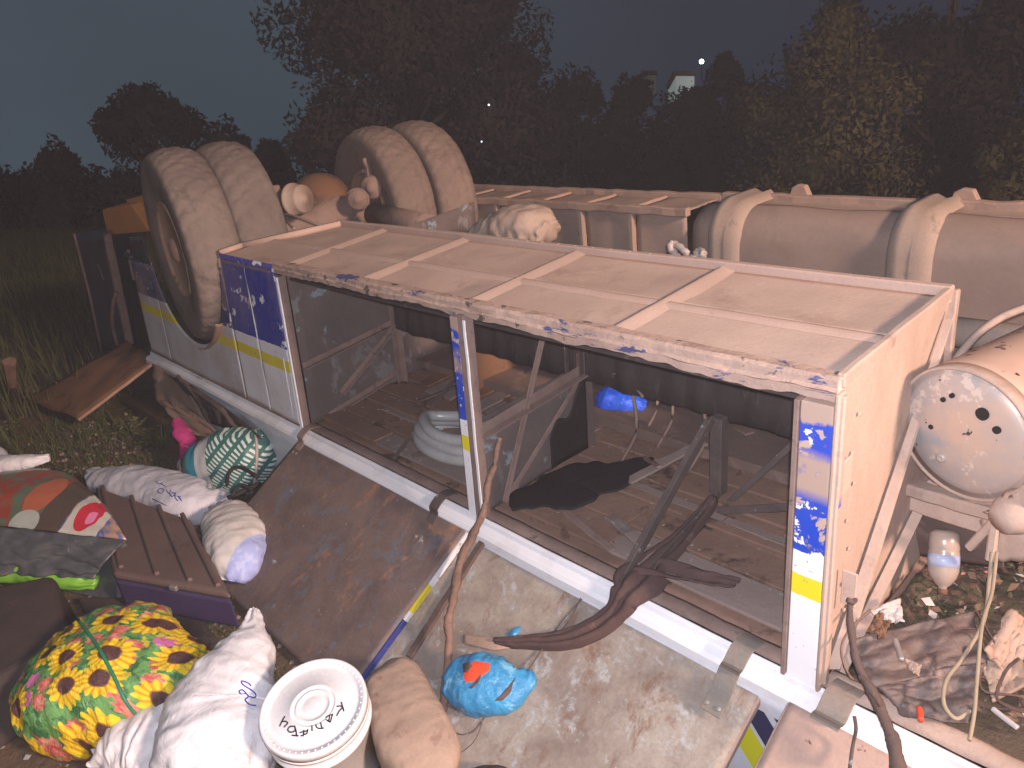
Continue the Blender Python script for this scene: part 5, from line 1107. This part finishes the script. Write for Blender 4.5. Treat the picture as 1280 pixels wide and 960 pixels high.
M['blabel'] = grime('blue_bottle_label', (.32, .38, .62), (.50, .53, .62), 14, (.75, .78, .82), (.6, .62), 30, bump=.1, rough=.3)
mk('label', MB().lathe([(br_ * 1.02, bl * .40), (br_ * 1.02, bl * .60)], b1, bax, 32), 'blabel', bo_, True)
mk('cap', MB().lathe([(br_ * .32, bl * .97), (br_ * .32, bl * 1.06), (.0001, bl * 1.06)], b1, bax, 20), 'rustplate', bo_, True)
def sheet(name, label, cat, pts, mat, z=.08, amp=.02, th=.003, seed=1):
    a, b, c_, d = [bz(u, v, zz) for u, v, zz in pts]
    return tag(mk(name, MB().grid(lambda u, v: (a.lerp(b, u)).lerp(d.lerp(c_, u), v) + V(.3, -.3, 1) * amp * (fbm((u * 2.5, v * 2.5, seed), 1.4, seed, 3)), 26, 26, th), mat, None, True), label, cat)
sheet('film_sheet', 'large crumpled brown film sheet over the litter, upper part', 'plastic sheet', [(1062, 800, .14), (1215, 765, .12), (1235, 830, .10), (1090, 860, .10)], 'bin', amp=.016, seed=2)
sheet('film_sheet', 'crumpled brown film sheet along the sill, lower part', 'plastic sheet', [(1085, 850, .09), (1230, 830, .10), (1210, 905, .06), (1130, 895, .04)], 'bin', amp=.014, seed=4)
sheet('grey_scrap', 'grey torn scrap against the end wall above the brown film', 'scrap', [(1085, 765, .16), (1125, 748, .16), (1130, 778, .14), (1108, 778, .13)], 'greywhite', amp=.01, seed=6)
sheet('board_piece', 'pale board leaning at the right edge of the litter', 'board', [(1228, 815, .12), (1262, 765, .16), (1300, 780, .14), (1260, 850, .08)], 'card', amp=.012, th=.008, seed=8)
sheet('board_piece', 'brown muddy board below the pale board at the right edge', 'board', [(1225, 820, .09), (1255, 808, .10), (1300, 850, .10), (1240, 880, .06)], 'jar', amp=.008, th=.008, seed=9)
sheet('board_piece', 'small tan card lying on the brown film sheet', 'card', [(1130, 822, .17), (1152, 832, .17), (1148, 846, .16), (1138, 838, .16)], 'jar', amp=.004, seed=10)
sheet('leaf_scrap', 'curled dark leaf scrap near the rubbish bottle', 'scrap', [(1098, 765, .2), (1112, 780, .18), (1104, 800, .14), (1085, 788, .16)], 'rustplate', amp=.02, seed=11)
def seg(name, label, cat, pts, r, mat, n=30, z=.1): return tag(mk(name, MB().tube(spl([bz(u, v, zz) for u, v, zz in pts], n), r, 8), mat, None, True), label, cat)
seg('cord', 'dirty pale cord hanging in a loop from the tank bracket', 'cord', [(1240, 690, .30), (1236, 730, .24), (1230, 775, .19), (1205, 820, .15), (1183, 850, .13), (1180, 880, .11), (1195, 898, .10), (1212, 888, .1)], .0045, 'cord', 60)
seg('cord', 'second strand of the dirty pale cord running straight down', 'cord', [(1246, 690, .30), (1240, 740, .24), (1228, 780, .2), (1222, 840, .15), (1218, 890, .11), (1212, 925, .09)], .0042, 'cord', 60)
br2 = thing('broken_branch', 'dark forked branch standing at the right end of the sill', 'branch', bz(1120, 960, .02))
mk('stick', branch([bz(1064, 752, .30), bz(1067, 790, .25), bz(1072, 830, .20), bz(1085, 860, .16), bz(1102, 885, .12), bz(1114, 920, .07), bz(1124, 965, .03)], [.006, .007, .008, .011, .013, .014, .015], 8), 'wooddark', br2, True)
mk('twig', branch([bz(1074, 845, .18), bz(1088, 865, .17), bz(1100, 885, .14)], [.010, .008, .006], 9, 12), 'wooddark', br2, True)
mk('twig', branch([bz(1064, 755, .30), bz(1059, 751, .31)], [.006, .005], 9, 6), 'wooddark', br2, True); mk('twig', branch([bz(1064, 755, .30), bz(1070, 750, .31)], [.006, .004], 9, 6), 'wooddark', br2, True)
seg('wire', 'short black wire hanging from the hinge strap at the right', 'wire', [(1068, 895, .04), (1070, 912, .02), (1066, 932, -.02), (1062, 962, -.04)], .004, 'strut')
seg('wire', 'curly thin brown wire against the end wall', 'wire', [(1088, 762, .2), (1060, 790, .18), (1052, 815, .15), (1062, 845, .1), (1075, 850, .08)], .003, 'wood')
seg('spoon', 'small metal spoon lying on the tan card piece', 'spoon', [(1119, 800, .17), (1123, 812, .17), (1127, 825, .17)], .0065, 'steel')
seg('rod', 'short pale plastic rod at the lower right of the litter', 'rod', [(1241, 886, .10), (1256, 898, .10), (1272, 910, .10)], .006, 'greywhite')
seg('red_peg', 'small bright red peg in the brown film', 'peg', [(1149, 885, .08), (1150, 892, .08), (1151, 900, .08)], .007, 'red', 8)
mb = MB(); mb2 = MB(); mb3 = MB(); mb4 = MB(); rs = random.Random(33)
for i in range(2600):
    x, y = rs.uniform(.08, 1.2), rs.uniform(.06, 1.0)
    z = .02 + .10 * (y) + rs.uniform(0, .05); s_ = rs.uniform(.004, .020); p = V(x, y, z)
    d = V(rs.gauss(0, 1), rs.gauss(0, 1), rs.gauss(0, .5)).normalized() * s_; e_ = d.cross(V(rs.gauss(0, 1), rs.gauss(0, 1), 1)).normalized() * s_ * rs.uniform(.25, .8)
    t = rs.random(); m_ = mb if t < .45 else mb2 if t < .8 else mb3 if t < .95 else mb4
    m_.add([p - d, p + e_ + V(0, 0, s_ * .3), p + d, p - e_], [(0, 1, 2), (0, 2, 3)])
mbw = MB(); rs = random.Random(91)
for i in range(26):
    x, y = rs.uniform(.12, 1.0), rs.uniform(.12, .85); pts = [V(x, y, .06 + .1 * y)]
    for j in range(5): pts.append(pts[-1] + V(rs.uniform(-.07, .07), rs.uniform(-.07, .07), rs.uniform(-.03, .035)))
    for p in pts: p.z = max(p.z, .05 + .08 * p.y)
    mbw.tube(spl(pts, 24), rs.uniform(.0018, .0045), 5, jit=.2)
mk('tangled_twigs', mbw, 'wooddark', None, kind='stuff')
M['litbrown'] = grime('litter_brown', (.20, .12, .08), (.11, .075, .05), 14, None, bump=0); M['litgreen'] = grime('litter_leaf', (.10, .10, .045), (.06, .06, .03), 12, None, bump=0)
M['litpale'] = grime('litter_pale', (.42, .34, .28), (.60, .56, .54), 14, None, bump=0, rough=.3); M['litred'] = grime('litter_red', (.50, .12, .08), (.62, .3, .26), 14, None, bump=0)
mk('brown_litter', mb, 'litbrown', None, kind='stuff'); mk('leaf_litter', mb2, 'litgreen', None, kind='stuff'); mk('pale_litter', mb3, 'litpale', None, kind='stuff'); mk('red_litter', mb4, 'litred', None, kind='stuff')
# ------------------------------------------------------------------ thin haze volume added to veil the view and lift the blacks
hm = bpy.data.materials.new('black_lift_haze'); hm.use_nodes = True; ht = hm.node_tree; ht.nodes.clear()
ho = ht.nodes.new('ShaderNodeOutputMaterial'); hv = ht.nodes.new('ShaderNodeVolumePrincipled')
hv.inputs['Color'].default_value = (.95, .80, .76, 1); hv.inputs['Density'].default_value = .0011; hv.inputs['Anisotropy'].default_value = 0.0
ht.links.new(hv.outputs[0], ho.inputs['Volume'])
zs = [v.co.z for v in bpy.data.objects['ground'].data.vertices]
hz_ = MB().box(-150, 150, -150, 150, min(zs) - 1, max(max(zs), 14) + 2)
ho_ = mk('haze', hz_, 'mud', None, kind='stuff'); ho_.data.materials.clear(); ho_.data.materials.append(hm)
